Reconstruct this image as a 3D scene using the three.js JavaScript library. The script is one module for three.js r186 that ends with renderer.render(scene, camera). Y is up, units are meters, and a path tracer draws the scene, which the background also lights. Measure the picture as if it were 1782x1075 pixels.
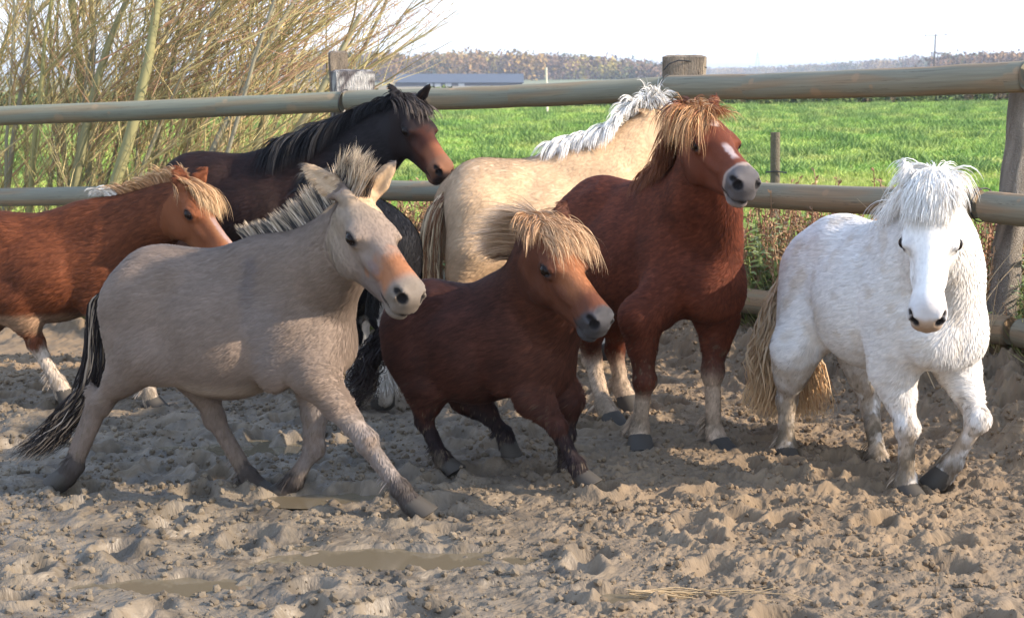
import * as THREE from 'three';
import { mergeGeometries } from 'three/addons/utils/BufferGeometryUtils.js';
import { createNoise2D, createNoise3D } from 'simplex-noise';

// ---------------------------------------------------------------- camera, sky, sun, exposure
const scene = new THREE.Scene();
const renderer = new THREE.WebGLRenderer({ antialias: true });
renderer.toneMapping = THREE.LinearToneMapping;
renderer.toneMappingExposure = 2.35;
renderer.shadowMap.enabled = true;
renderer.shadowMap.type = THREE.PCFSoftShadowMap;
renderer.setSize(1024, 617);

const camera = new THREE.PerspectiveCamera(23.36, 1024 / 617, 0.1, 9000);
camera.position.set(0, 1.65, 0);
camera.rotation.set(-0.15735, 0, 0);
camera.focus = 6.3;
camera.userData.fStop = 7;

const SUN = new THREE.Vector3(0.82, 0.42, 0.20).normalize();   // low autumn sun from the right
const sun = new THREE.DirectionalLight(new THREE.Color().setRGB(1.0, 0.86, 0.70), 3.8);
sun.position.copy(SUN).multiplyScalar(40).add(new THREE.Vector3(0, 0, -8));
sun.target.position.set(0, 0, -8);
sun.castShadow = true;
sun.shadow.radius = 1.3;
sun.shadow.mapSize.set(4096, 4096);
Object.assign(sun.shadow.camera, { left: -16, right: 16, top: 14, bottom: -14, near: 1, far: 90 });
scene.add(sun, sun.target);

{ // hazy pale sky, nearly white at the horizon, brighter round the sun
  const w = 512, h = 256, d = new Float32Array(w * h * 4), v = new THREE.Vector3();
  for (let j = 0; j < h; j++) for (let i = 0; i < w; i++) {
    const el = ((j + 0.5) / h - 0.5) * Math.PI, az = ((i + 0.5) / w - 0.5) * 2 * Math.PI;
    v.set(Math.cos(az) * Math.cos(el), Math.sin(el), Math.sin(az) * Math.cos(el));
    const t = Math.pow(Math.max(0, Math.sin(el)), 0.55), g = Math.max(0, v.dot(SUN));
    const glow = 0.35 * Math.pow(g, 6) + 0.9 * Math.pow(g, 60);
    const k = (j * w + i) * 4;
    d[k] = 0.80 * (1 - t) + 0.26 * t + glow;
    d[k + 1] = 0.86 * (1 - t) + 0.40 * t + glow * 0.93;
    d[k + 2] = 0.94 * (1 - t) + 0.68 * t + glow * 0.8;
    d[k + 3] = 1;
  }
  const sky = new THREE.DataTexture(d, w, h, THREE.RGBAFormat, THREE.FloatType);
  sky.mapping = THREE.EquirectangularReflectionMapping;
  sky.magFilter = sky.minFilter = THREE.LinearFilter;
  sky.needsUpdate = true;
  scene.background = sky; scene.environment = sky;
}
scene.fog = new THREE.FogExp2(new THREE.Color().setRGB(0.74, 0.85, 1.0), 0.0004);

// ---------------------------------------------------------------- helpers
function rng(seed) { let a = seed >>> 0; return () => { a = (a + 0x6D2B79F5) >>> 0; let t = a; t = Math.imul(t ^ (t >>> 15), t | 1); t ^= t + Math.imul(t ^ (t >>> 7), t | 61); return ((t ^ (t >>> 14)) >>> 0) / 4294967296; }; }
const n2 = createNoise2D(rng(11)), n3 = createNoise3D(rng(12));
const clamp = (x, a = 0, b = 1) => Math.min(b, Math.max(a, x));
const ss = (a, b, x) => { const t = clamp((x - a) / (b - a)); return t * t * (3 - 2 * t); };
const lerp = (a, b, t) => a + (b - a) * t;
const mix3 = (a, b, t) => [lerp(a[0], b[0], t), lerp(a[1], b[1], t), lerp(a[2], b[2], t)];
const V = (x, y, z) => new THREE.Vector3(x, y, z);
const fbm2 = (x, y, o = 4) => { let s = 0, a = 0.5; for (let i = 0; i < o; i++) { s += a * n2(x, y); x = x * 2.03 + 5.1; y = y * 2.03 - 3.7; a *= 0.5; } return s; };
const fbm3 = (x, y, z, o = 3) => { let s = 0, a = 0.5; for (let i = 0; i < o; i++) { s += a * n3(x, y, z); x = x * 2.1 + 3.1; y = y * 2.1 - 1.7; z = z * 2.1 + 7.3; a *= 0.5; } return s; };
const names = {};
function numbered(n) { const k = names[n] = (names[n] ?? -1) + 1; return k ? n + '_' + String(k).padStart(3, '0') : n; }
function shadows(o) { o.traverse((m) => { if (m.isMesh) { m.castShadow = true; m.receiveShadow = true; } }); return o; }
function tag(o, label, category, group, kind) { Object.assign(o.userData, { label, category }); if (group) o.userData.group = group; if (kind) o.userData.kind = kind; return o; }
function part(name, g, m, parent, kind) { const o = new THREE.Mesh(g, m); o.name = name; if (kind) o.userData.kind = kind; parent.add(o); return o; }
function std(o) { const { rgb, ...r } = o; const m = new THREE.MeshStandardMaterial({ roughness: 0.9, ...r }); if (rgb) m.color.setRGB(...rgb); return m; }
function geo(pos, idx, col, uv) {
  const g = new THREE.BufferGeometry();
  g.setAttribute('position', new THREE.BufferAttribute(pos instanceof Float32Array ? pos : new Float32Array(pos), 3));
  if (idx) g.setIndex(new THREE.BufferAttribute(idx instanceof Uint32Array ? idx : new Uint32Array(idx), 1));
  if (col) g.setAttribute('color', new THREE.BufferAttribute(col instanceof Float32Array ? col : new Float32Array(col), 3));
  if (uv) g.setAttribute('uv', new THREE.BufferAttribute(new Float32Array(uv), 2));
  g.computeVertexNormals();
  return g;
}
// tapered strip: pts = Vector3[], width(t), facing normal; collects into arrays
class Strips {
  constructor() { this.p = []; this.i = []; this.c = []; }
  add(pts, w0, nrm, colour, tipColour) {
    const n = pts.length, b = this.p.length / 3, t = V(), s = V();
    for (let k = 0; k < n; k++) {
      const f = k / (n - 1);
      t.subVectors(pts[Math.min(n - 1, k + 1)], pts[Math.max(0, k - 1)]).normalize();
      s.crossVectors(t, nrm).normalize();
      const w = w0 * (f < 0.15 ? 0.55 + 3 * f : 1 - Math.pow((f - 0.15) / 0.85, 1.7) * 0.92) * 0.5, c = tipColour ? mix3(colour, tipColour, f) : colour;
      this.p.push(pts[k].x - s.x * w, pts[k].y - s.y * w, pts[k].z - s.z * w, pts[k].x + s.x * w, pts[k].y + s.y * w, pts[k].z + s.z * w);
      this.c.push(...c, ...c);
      if (k) { const a = b + k * 2; this.i.push(a - 2, a - 1, a, a - 1, a + 1, a); }
    }
  }
  build() { return geo(this.p, this.i, this.c); }
}
// tube with changing radius
class Tubes {
  constructor() { this.p = []; this.i = []; this.c = []; this.uv = []; }
  add(pts, rad, sides, colour, cap = false) {
    const n = pts.length, b = this.p.length / 3, t = V(), u = V(0.3, 0.2, 1), a = V(), d = V();
    let len = 0;
    for (let k = 0; k < n; k++) {
      t.subVectors(pts[Math.min(n - 1, k + 1)], pts[Math.max(0, k - 1)]).normalize();
      if (Math.abs(t.dot(u)) > 0.95 * u.length()) u.set(1, 0.2, 0.1);
      a.crossVectors(t, u).normalize(); d.crossVectors(t, a).normalize(); u.copy(d).negate();
      if (k) len += pts[k].distanceTo(pts[k - 1]);
      const r = typeof rad === 'function' ? rad(k / (n - 1)) : lerp(rad[0], rad[1], k / (n - 1));
      for (let s = 0; s <= sides; s++) {
        const th = s / sides * Math.PI * 2, cx = Math.cos(th) * r, cy = Math.sin(th) * r;
        this.p.push(pts[k].x + a.x * cx + d.x * cy, pts[k].y + a.y * cx + d.y * cy, pts[k].z + a.z * cx + d.z * cy);
        this.uv.push(s / sides, len);
        this.c.push(...(typeof colour === 'function' ? colour(k / (n - 1), th) : colour));
        if (k && s) { const q = b + k * (sides + 1) + s; this.i.push(q - sides - 2, q - 1, q, q - sides - 2, q, q - sides - 1); }
      }
    }
    if (cap) for (const e of [0, n - 1]) {
      const q = this.p.length / 3; this.p.push(pts[e].x, pts[e].y, pts[e].z); this.uv.push(0.5, e ? len : 0); this.c.push(...(typeof colour === 'function' ? colour(e ? 1 : 0, 0) : colour));
      for (let s = 0; s < sides; s++) { const r0 = b + e * (sides + 1) + s; if (e) this.i.push(q, r0, r0 + 1); else this.i.push(q, r0 + 1, r0); }
    }
  }
  build() { return geo(this.p, this.i, this.c, this.uv); }
}
const POSES = {"donkey":{"pos":[-1.1,-5.77],"yaw":-14,"h":1.0,"fr":[[0.397,0.522,0.13],[0.594,0.281,0.12],[0.729,0.104,0.12],[0.767,0.055,0.12],[0.83,-0.005,0.12]],"fl":[[0.294,0.454,-0.13],[0.29,0.177,-0.11],[0.204,0.036,-0.11],[0.158,-0.005,-0.11],[0.097,-0.057,-0.11]],"hr":[[-0.306,0.58,0.14],[-0.51,0.369,0.13],[-0.645,0.103,0.12],[-0.675,0.068,0.12],[-0.727,0.012,0.12]],"hl":[[-0.226,0.498,-0.14],[-0.148,0.272,-0.13],[0.0,0.039,-0.12],[0.032,0.003,-0.12],[0.083,-0.046,-0.12]],"head":{"p":[0.634,1.238,0.294],"h":[0.64,-0.554,0.532],"n":[0.462,0.831,0.31],"c":[-0.614,0.047,0.788],"L":0.51},
  "earRtip":[0.412,1.338,0.258],"earLtip":[0.774,1.355,0.25],"tail0":[-0.569,0.753,0.0],"tail1":[-0.615,0.435,0.0],"tail2":[-0.754,0.253,0.0],"tail3":[-0.915,0.101,-0.0],"withers":[0.101,1.016,0.0],"crest":[0.296,1.206,0.0],"chestfront":[0.499,0.636,-0.0]},
  "left":{"pos":[-2.3,-7.45],"yaw":-3,"h":0.97,"fr":[[0.411,0.483,0.12],[0.506,0.251,0.11],[0.484,0.073,0.1],[0.494,0.029,0.1],[0.522,-0.024,0.1]],"fl":[[0.335,0.444,-0.12],[0.301,0.178,-0.1],[0.248,-0.003,-0.1],[0.247,-0.034,-0.1],[0.269,-0.07,-0.1]],"hr":[[-0.148,0.538,0.13],[-0.074,0.312,0.11],[0.027,0.114,0.11],[0.049,0.076,0.11],[0.058,0.02,0.11]],"hl":[[-0.326,0.497,-0.13],[-0.486,0.257,-0.12],[-0.587,0.015,-0.11],[-0.598,-0.015,-0.11],[-0.576,-0.061,-0.11]],"head":{"p":[0.737,1.122,0.166],"h":[0.629,-0.668,0.398],"n":[0.621,0.74,0.261],"c":[-0.469,0.083,0.879],"L":0.459},
  "earRtip":[0.688,1.208,0.164],"earLtip":[0.82,1.199,0.107],"tail0":[-0.504,0.866,0.0]},
  "bay":{"pos":[-1.52,-9.0],"yaw":-4,"h":1.19,"fr":[[0.35,0.621,0.15],[0.351,0.36,0.13],[0.339,0.115,0.13],[0.344,0.063,0.13],[0.368,0.014,0.13]],"fl":[[0.288,0.586,-0.15],[0.233,0.321,-0.13],[0.213,0.069,-0.13],[0.219,0.015,-0.13],[0.243,-0.036,-0.13]],"hr":[[-0.447,0.616,0.16],[-0.568,0.334,0.14],[-0.56,0.089,0.14],[-0.554,0.046,0.14],[-0.528,-0.003,0.14]],"hl":[[-0.542,0.578,-0.16],[-0.564,0.293,-0.14],[-0.555,0.04,-0.14],[-0.546,-0.004,-0.14],[-0.522,-0.055,-0.14]],"head":{"p":[0.935,1.496,0.193],"h":[0.517,-0.64,0.569],"n":[0.423,0.768,0.48],"c":[-0.744,-0.008,0.668],"L":0.551},
  "earRtip":[0.823,1.588,0.193],"earLtip":[1.075,1.591,0.226],"tail0":[-0.685,0.911,0.0]},
  "pied":{"pos":[-0.84,-7.8],"yaw":138,"h":1.05},
  "shetland":{"pos":[-0.14,-6.15],"yaw":-30,"h":0.8,"fr":[[0.329,0.358,0.11],[0.435,0.257,0.11],[0.522,0.114,0.11],[0.545,0.073,0.11],[0.613,0.011,0.11]],"fl":[[0.362,0.322,-0.1],[0.363,0.175,-0.1],[0.364,0.023,-0.1],[0.37,-0.011,-0.1],[0.386,-0.063,-0.1]],"hr":[[-0.175,0.354,0.12],[-0.197,0.216,0.12],[-0.118,0.062,0.11],[-0.096,0.04,0.11],[-0.05,0.001,0.11]],"hl":[[-0.125,0.29,-0.12],[-0.018,0.215,-0.11],[0.061,0.136,-0.11],[0.073,0.105,-0.11],[0.078,0.05,-0.11]],"head":{"p":[0.433,1.068,0.201],"h":[0.749,-0.563,0.35],"n":[0.513,0.827,0.231],"c":[-0.419,0.007,0.908],"L":0.492},
  "earRtip":[0.312,1.104,0.166],"tail0":[-0.414,0.535,0.0]},
  "palomino":{"pos":[0.16,-8.15],"yaw":18,"h":1.21,"hr":[[-0.447,0.703,0.16],[-0.538,0.459,0.14],[-0.523,0.241,0.14],[-0.517,0.203,0.14],[-0.498,0.145,0.14]],"hl":[[-0.253,0.692,-0.16],[-0.294,0.423,-0.14],[-0.278,0.195,-0.14],[-0.271,0.156,-0.14],[-0.251,0.106,-0.14]],"fr":[[0.274,0.675,0.15],[0.301,0.434,0.13],[0.303,0.209,0.13],[0.31,0.17,0.13],[0.331,0.12,0.13]],"fl":[[0.46,0.667,-0.15],[0.473,0.405,-0.13],[0.475,0.206,-0.13],[0.483,0.166,-0.13],[0.504,0.117,-0.13]],"head":{"p":[0.685,1.425,0.014],"h":[0.489,-0.863,-0.123],"n":[0.823,0.504,-0.261],"c":[0.287,0.027,0.957],"L":0.473},
  "earRtip":[0.503,1.449,0.111],"tail0":[-0.559,0.998,-0.0],"tail1":[-0.61,0.567,0.0]},
  "chestnut":{"pos":[0.62,-6.87],"yaw":-60,"h":1.19,"fr":[[0.33,0.607,0.256],[0.33,0.322,0.23],[0.26,0.091,0.202],[0.27,0.049,0.208],[0.32,-0.011,0.236]],"fl":[[0.33,0.572,-0.171],[0.37,0.333,-0.114],[0.37,0.052,-0.134],[0.4,0.013,-0.132],[0.46,-0.04,-0.132]],"hr":[[-0.28,0.582,0.146],[-0.4,0.287,0.033],[-0.22,0.081,0.075],[-0.18,0.046,0.068],[-0.12,-0.021,0.065]],"hl":[[-0.28,0.595,-0.051],[-0.42,0.313,-0.116],[-0.36,0.119,-0.122],[-0.33,0.081,-0.126],[-0.28,0.004,-0.128]],"head":{"p":[0.665,1.514,0.205],"h":[0.894,-0.411,0.177],"n":[0.402,0.912,0.085],"c":[-0.196,-0.005,0.981],"L":0.516},
  "earRtip":[0.476,1.48,0.216]},
  "white":{"pos":[1.53,-6.1],"yaw":-72,"h":1.075,"fr":[[0.26,0.489,0.098],[0.34,0.277,0.076],[0.32,0.067,0.058],[0.33,0.039,0.064],[0.37,-0.017,0.055]],"fl":[[0.26,0.495,-0.199],[0.46,0.323,-0.163],[0.36,0.132,-0.129],[0.33,0.09,-0.12],[0.3,0.008,-0.09]],"hr":[[-0.3,0.492,0.229],[-0.43,0.24,0.192],[-0.4,0.048,0.205],[-0.38,0.025,0.215],[-0.34,-0.026,0.227]],"hl":[[-0.3,0.474,-0.094],[-0.33,0.232,-0.16],[-0.16,0.017,-0.114],[-0.13,-0.008,-0.105],[-0.07,-0.055,-0.09]],"head":{"p":[0.705,1.251,0.251],"h":[0.505,-0.795,0.336],"n":[0.665,0.607,0.435],"c":[-0.55,0.004,0.835],"L":0.508},
  "earLtip":[0.524,1.266,0.004]}};
// ---------------------------------------------------------------- ground
// the fence line (x, z), from far left to beyond the right-hand post
const FENCE = [[-7.2, -12.0], [-4.07, -11.3], [-1.16, -10.5], [0.965, -9.5], [2.49, -7.32], [3.6, -5.3], [4.35, -2.7]];
function fenceDist(x, z) { // signed distance: positive beyond the fence (field side)
  let best = 1e9, sg = 1;
  for (let i = 0; i < FENCE.length - 1; i++) {
    const [ax, az] = FENCE[i], [bx, bz] = FENCE[i + 1], dx = bx - ax, dz = bz - az, t = clamp(((x - ax) * dx + (z - az) * dz) / (dx * dx + dz * dz)), px = x - ax - dx * t, pz = z - az - dz * t, d = Math.hypot(px, pz);
    if (d < best) { best = d; sg = dx * pz - dz * px < 0 ? 1 : -1; }
  }
  return best * sg;
}
const slope = (x, z) => -0.27 * ss(7.2, 11, -z) * ss(1.2, -2.5, x);
const PUDDLES = [[-1.22, -6.5, 0.42, 0.15], [-0.75, -5.74, 0.26, 0.08], [-0.46, -5.0, 0.44, 0.12], [-1.14, -4.74, 0.30, 0.075], [0.36, -4.62, 0.2, 0.05]];
const puddle = (x, z) => { let k = 0; for (const [px, pz, rx, rz] of PUDDLES) { const d = Math.hypot((x - px) / rx, (z - pz) / rz) + 0.55 * fbm2(x * 5, z * 7, 3); k = Math.max(k, ss(1.25, 0.55, d)); } return k; };
const wetness = (x, z) => clamp(ss(1.0, -0.9, x + 0.6 * fbm2(x * 0.8, z * 0.8)) * ss(-9.0, -6.6, z) + 0.25 * ss(-5.4, -4.6, z));
// lumps of kicked-up mud on a jittered grid
function lumps(x, z, cell, seed, amp) {
  const gx = Math.floor(x / cell), gz = Math.floor(z / cell); let h = 0;
  for (let i = -1; i <= 1; i++) for (let j = -1; j <= 1; j++) {
    const a = gx + i, b = gz + j; let s = Math.imul(a * 374761393 + b * 668265263 + seed * 974711, 1274126177); s ^= s >>> 15; s = Math.imul(s, 2246822519); s ^= s >>> 13; s >>>= 0;
    const r1 = (s & 1023) / 1023, r2 = (s >>> 10 & 1023) / 1023, r3 = (s >>> 20 & 1023) / 1023;
    const d = Math.hypot(x - (a + r1) * cell, (z - (b + r2) * cell) * 1.25) / (cell * (0.32 + 0.55 * r3));
    if (d < 1) { const q = 1 - d * d; h = Math.max(h, amp * (0.35 + r3 * 0.9) * q * (0.7 + 0.3 * q)); }
  }
  return h;
}
const PRINTS = (() => { const r = rng(77), l = []; for (let i = 0; i < 420; i++) l.push([-3.6 + r() * 7.4, -4 - r() * 5.5, 0.05 + r() * 0.035, 0.02 + r() * 0.035, r() * 3.14]); 
  // fresh prints with pushed-up rims under the hooves that stand in the mud
  for (const p of Object.values(POSES)) for (const k of ['fr', 'fl', 'hr', 'hl']) { const t = p[k]?.[4]; if (!t || t[1] > 0.03) continue; const a = p.yaw * Math.PI / 180, c = Math.cos(a), q = Math.sin(a); l.push([p.pos[0] + t[0] * c + t[2] * q, p.pos[1] - t[0] * q + t[2] * c, 0.055, 0.035, -a]); }
  return l; })();
const printGrid = (() => { const m = new Map(); for (const p of PRINTS) for (let i = -1; i <= 1; i++) for (let j = -1; j <= 1; j++) { const k = (Math.floor(p[0] / 0.2) + i) + ',' + (Math.floor(p[1] / 0.2) + j); if (!m.has(k)) m.set(k, []); m.get(k).push(p); } return m; })();
function ground(x, z) {
  const fd = fenceDist(x, z), w = wetness(x, z), pd = puddle(x, z);
  const wx = x + 0.035 * n2(x * 7, z * 7) + 0.012 * n2(x * 25, z * 25), wz = z + 0.035 * n2(x * 7 + 50, z * 7) + 0.012 * n2(x * 25 + 50, z * 25);
  let h = 0.020 * fbm2(x * 1.6, z * 1.6, 3) + 0.014 * fbm2(wx * 5, wz * 6, 3);
  let l = 0.34 * lumps(wx, wz, 0.16, 1, 0.050) + 0.52 * lumps(wx + 3, wz, 0.070, 2, 0.034) + 0.95 * lumps(wx, wz + 5, 0.036, 3, 0.019) + 0.5 * lumps(wx + 7, wz + 5, 0.022, 4, 0.012);
  l += 0.010 * Math.abs(fbm2(wx * 30, wz * 30, 3)) + 0.004 * n2(x * 70, z * 70);
  h += 0.8 * l * (1 - 0.5 * w) * lerp(0.55, 1.1, ss(-0.3, 0.4, fbm2(x * 0.9 + 9, z * 0.9)));
  for (const p of printGrid.get(Math.floor(x / 0.2) + ',' + Math.floor(z / 0.2)) ?? []) {
    const c = Math.cos(p[4]), s = Math.sin(p[4]), u = ((x - p[0]) * c + (z - p[1]) * s) / (p[2] * 1.25), v = ((z - p[1]) * c - (x - p[0]) * s) / p[2], d = Math.hypot(u, v);
    if (d < 2) h += -p[3] * ss(1.1, 0.6, d) + p[3] * 0.45 * ss(0.95, 1.25, d) * ss(1.9, 1.3, d);
  }
  h -= 0.022;
  h = lerp(h, -0.052 + 0.010 * fbm2(x * 9, z * 9), pd);
  // the bank of sand thrown up against the fence
  const bank = ss(-0.95, -0.22, fd + 0.18 * fbm2(x * 2.5, z * 2.5)) * ss(-1.2, 1.0, x) ;
  h += bank * (0.14 + 0.05 * ss(1.4, 2.4, x) + 0.14 * fbm2(x * 3 + 3, z * 3, 4) + 0.05 * Math.abs(fbm2(x * 14, z * 14, 3)));
  const leftBank = ss(-0.8, -0.2, fd) * ss(-1.5, -2.5, x); h += leftBank * (0.08 + 0.07 * fbm2(x * 4, z * 4));
  if (fd > 0) h = lerp(h, 0.03 * fbm2(x * 0.5, z * 0.5), ss(0, 0.5, fd));
  return h + slope(x, z);
}
function sheet(x0, x1, nx, z0, z1, nz, height, colour, uvs = 1) {
  const pos = new Float32Array(nx * nz * 3), col = new Float32Array(nx * nz * 3), uv = [], idx = new Uint32Array((nx - 1) * (nz - 1) * 6); let q = 0;
  for (let j = 0; j < nz; j++) for (let i = 0; i < nx; i++) {
    const x = lerp(x0, x1, i / (nx - 1)), z = z0 + (z1 - z0) * (j / (nz - 1)), k = (j * nx + i) * 3, y = height(x, z);
    pos[k] = x; pos[k + 1] = y; pos[k + 2] = z; uv.push(x * uvs, z * uvs);
    const c = colour(x, z, y); col[k] = c[0]; col[k + 1] = c[1]; col[k + 2] = c[2];
    if (i && j) { const a = j * nx + i; idx[q++] = a; idx[q++] = a - nx; idx[q++] = a - 1; idx[q++] = a - 1; idx[q++] = a - nx; idx[q++] = a - nx - 1; }
  }
  return geo(pos, idx, col, uv);
}
function noiseTexture(n, f, seed) { // tiling grain for relief
  const d = new Uint8Array(n * n * 4), m = createNoise3D(rng(seed)), T = 2 * Math.PI;
  for (let j = 0; j < n; j++) for (let i = 0; i < n; i++) {
    let s = 0, a = 0.5, F = f; for (let o = 0; o < 4; o++) { const R = F / T; s += a * m(R * Math.cos(T * i / n) + 9 * o, R * Math.sin(T * i / n) + R * Math.cos(T * j / n), R * Math.sin(T * j / n)); a *= 0.6; F *= 2; }
    const v = clamp(0.5 + s * 0.6) * 255, k = (j * n + i) * 4; d[k] = d[k + 1] = d[k + 2] = v; d[k + 3] = 255;
  }
  const t = new THREE.DataTexture(d, n, n); t.wrapS = t.wrapT = THREE.RepeatWrapping; t.magFilter = t.minFilter = THREE.LinearFilter; t.needsUpdate = true; return t;
}
const GRAIN = noiseTexture(512, 26, 21);
const mudColour = (x, z) => {
  const w = wetness(x, z), c = mix3([0.180, 0.126, 0.075], [0.160, 0.126, 0.086], w), n = fbm2(x * 2.2, z * 2.2, 4), m = fbm2(x * 17, z * 17, 3), t = (1 + 0.25 * n + 0.30 * m) * lerp(1, 0.58, w * ss(-0.1, 0.35, fbm2(x * 3 + 20, z * 4.5, 4)));
  return mix3([c[0] * t, c[1] * t, c[2] * t], [0.225, 0.16, 0.094], 0.5 * ss(0.1, 0.5, fbm2(x * 5 + 7, z * 5, 3)) * (1 - 0.6 * w));
};
{
  const rough = (() => { const n = 512, d = new Uint8Array(n * n * 4); for (let j = 0; j < n; j++) for (let i = 0; i < n; i++) { const x = -4.4 + 9 * i / n, z = -12.3 + 9 * (1 - j / n), v = clamp(0.92 - 0.42 * wetness(x, z) * ss(-0.4, 0.4, fbm2(x * 6, z * 6, 4) + 0.1)) * 255, k = (j * n + i) * 4; d[k] = d[k + 1] = d[k + 2] = v; d[k + 3] = 255; } const t = new THREE.DataTexture(d, n, n); t.magFilter = t.minFilter = THREE.LinearFilter; t.channel = 1; t.needsUpdate = true; return t; })();
  part('riding_arena_far_mud', sheet(-5.2, 4.6, 420, -12.0, -9.28, 130, ground, mudColour, 1.6), std({ vertexColors: true, roughness: 0.95 }), scene, 'structure');
  const g = sheet(-4.0, 4.4, 860, -9.3, -3.7, 560, ground, mudColour, 1.6);
  const p = g.attributes.position, u1 = new Float32Array(p.count * 2); for (let i = 0; i < p.count; i++) { u1[i * 2] = (p.getX(i) + 4.4) / 9; u1[i * 2 + 1] = 1 - (p.getZ(i) + 12.3) / 9; } g.setAttribute('uv1', new THREE.BufferAttribute(u1, 2));
  const a = part('riding_arena_mud', g, std({ vertexColors: true, roughness: 1, roughnessMap: rough, bumpMap: GRAIN, bumpScale: 0.004 }), scene, 'structure');
  // the rest of the arena behind and beside the camera
  const o = sheet(-14, 14, 90, -3.72, 12, 60, (x, z) => -0.012 + 0.02 * fbm2(x * 1.2, z * 1.2), mudColour, 1.6); part('riding_arena_outer_mud', o, std({ vertexColors: true, roughness: 0.95, bumpMap: GRAIN, bumpScale: 0.03 }), scene, 'structure');
  for (const [x0, x1] of [[-14, -3.99], [4.39, 14]]) part('riding_arena_outer_mud_' + (x0 < 0 ? '001' : '002'), sheet(x0, x1, 40, -9.29, -3.7, 40, (x, z) => -0.02 + slope(x, z) + 0.02 * fbm2(x * 1.2, z * 1.2), mudColour, 1.6), std({ vertexColors: true, roughness: 0.95, bumpMap: GRAIN, bumpScale: 0.03 }), scene, 'structure');
  void a;
  // water standing in the low places
  PUDDLES.forEach(([x, z, rx, rz], i) => {
    const pos = [x, -0.030, z], idx = [], n = 40; for (let k = 0; k < n; k++) { const t = k / n * 6.2832; pos.push(x + Math.cos(t) * rx * 1.35, -0.030, z + Math.sin(t) * rz * 1.5); idx.push(0, 1 + (k + 1) % n, 1 + k); }
    const wv = part(i ? 'puddle_' + String(i).padStart(3, '0') : 'puddle', geo(pos, idx, null, pos.flatMap((_, q) => q % 3 ? [] : [pos[q], pos[q + 2]])), std({ rgb: [0.14, 0.112, 0.072], roughness: 0.03, bumpMap: GRAIN, bumpScale: 0.0002 }), scene, 'structure'); void wv;
  });
  // crumbs and clods lying loose
  const r = rng(31), base = new THREE.IcosahedronGeometry(1, 0), bp = base.attributes.position; for (let i = 0; i < bp.count; i++) { const x = bp.getX(i), y = bp.getY(i), z = bp.getZ(i), k = 1 + 0.5 * n3(x * 1.7, y * 1.7, z * 1.7); bp.setXYZ(i, x * k, y * k * 0.75, z * k); } base.computeVertexNormals();
  const N = 36000, cl = new THREE.InstancedMesh(base, std({ roughness: 0.95 }), N), M = new THREE.Matrix4(), q = new THREE.Quaternion(), K = new THREE.Color();
  for (let i = 0; i < N; i++) {
    let x, z; do { x = -3.9 + r() * 7.8; z = -3.9 - r() * 6; } while (fenceDist(x, z) > -0.05 || puddle(x, z) > 0.2 || n2(x * 2.5, z * 2.5) < r() * 1.4 - 0.9);
    const s = 0.0035 + 0.016 * Math.pow(r(), 5); q.setFromEuler(new THREE.Euler(r() * 6, r() * 6, r() * 6));
    M.compose(V(x, ground(x, z) + s * 0.3, z), q, V(s, s, s)); cl.setMatrixAt(i, M); const c = mudColour(x, z), t = 0.85 + 0.3 * r(); cl.setColorAt(i, K.setRGB(c[0] * t, c[1] * t, c[2] * t));
  }
  cl.name = 'mud_crumbs'; tag(cl, 'loose crumbs and clods of mud scattered over the arena ground', 'mud', null, 'stuff'); scene.add(cl);
}
// ---------------------------------------------------------------- field beyond the fence
const fieldY = (x, z) => { const d = -z; return slope(x, Math.max(z, -11)) * ss(45, 12, d) - 0.02 + 0.05 * fbm2(x * 0.35, z * 0.35, 3) * ss(10, 14, d) - 2.6 * ss(90, 420, d) * ss(120, -160, x); };
const grassTone = (x, z) => { const n = fbm2(x * 0.22, z * 0.5, 3), m = fbm2(x * 1.1, z * 2, 3), t = 1 + 0.18 * m; return mix3(mix3([0.20 * t, 0.35 * t, 0.055 * t], [0.36 * t, 0.45 * t, 0.095 * t], ss(-0.3, 0.4, n)), [0.44 * t, 0.44 * t, 0.13 * t], 0.7 * ss(0.05, 0.45, fbm2(x * 0.10 + 4, z * 0.16, 3))); };
{
  const mat = std({ vertexColors: true, roughness: 0.95 });
  part('grass_field', sheet(-14, 14, 160, -30, -9.4, 140, (x, z) => { const f = fenceDist(x, z); return f > 0.02 ? fieldY(x, z) - 0.012 : fieldY(x, z) - 0.3 * ss(0.02, -0.4, f); }, (x, z) => { const c = grassTone(x, z); return mix3([c[0] * 0.6, c[1] * 0.6, c[2] * 0.6], [0.13, 0.10, 0.06], ss(0.9, 0.2, fenceDist(x, z))); }), mat, scene, 'structure');
  part('grass_field_001', sheet(-75, 75, 160, -130, -29.9, 110, (x, z) => fieldY(x, z) - 0.015, (x, z) => { const c = grassTone(x, z); return [c[0] * 0.8, c[1] * 0.8, c[2] * 0.8]; }), mat, scene, 'structure');
  part('distant_land', sheet(-3500, 3500, 60, -7000, -128, 60, (x, z) => -0.6 - 2.6 * ss(128, 420, -z) * ss(120, -160, x), (x, z) => mix3([0.13, 0.17, 0.06], [0.2, 0.16, 0.09], ss(-0.2, 0.3, n2(x * 0.004, z * 0.004)))), mat, scene, 'structure');
  for (const [x0, x1, z0, z1] of [[-75, -13.9, -30, 40], [13.9, 75, -30, 40], [-14, 14, 11.9, 40]]) part('grass_field_' + (x0 === -75 ? '002' : x0 > 0 ? '003' : '004'), sheet(x0, x1, 20, z0, z1, 20, () => -0.06, (x, z) => grassTone(x, z)), mat, scene, 'structure');
}
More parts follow.
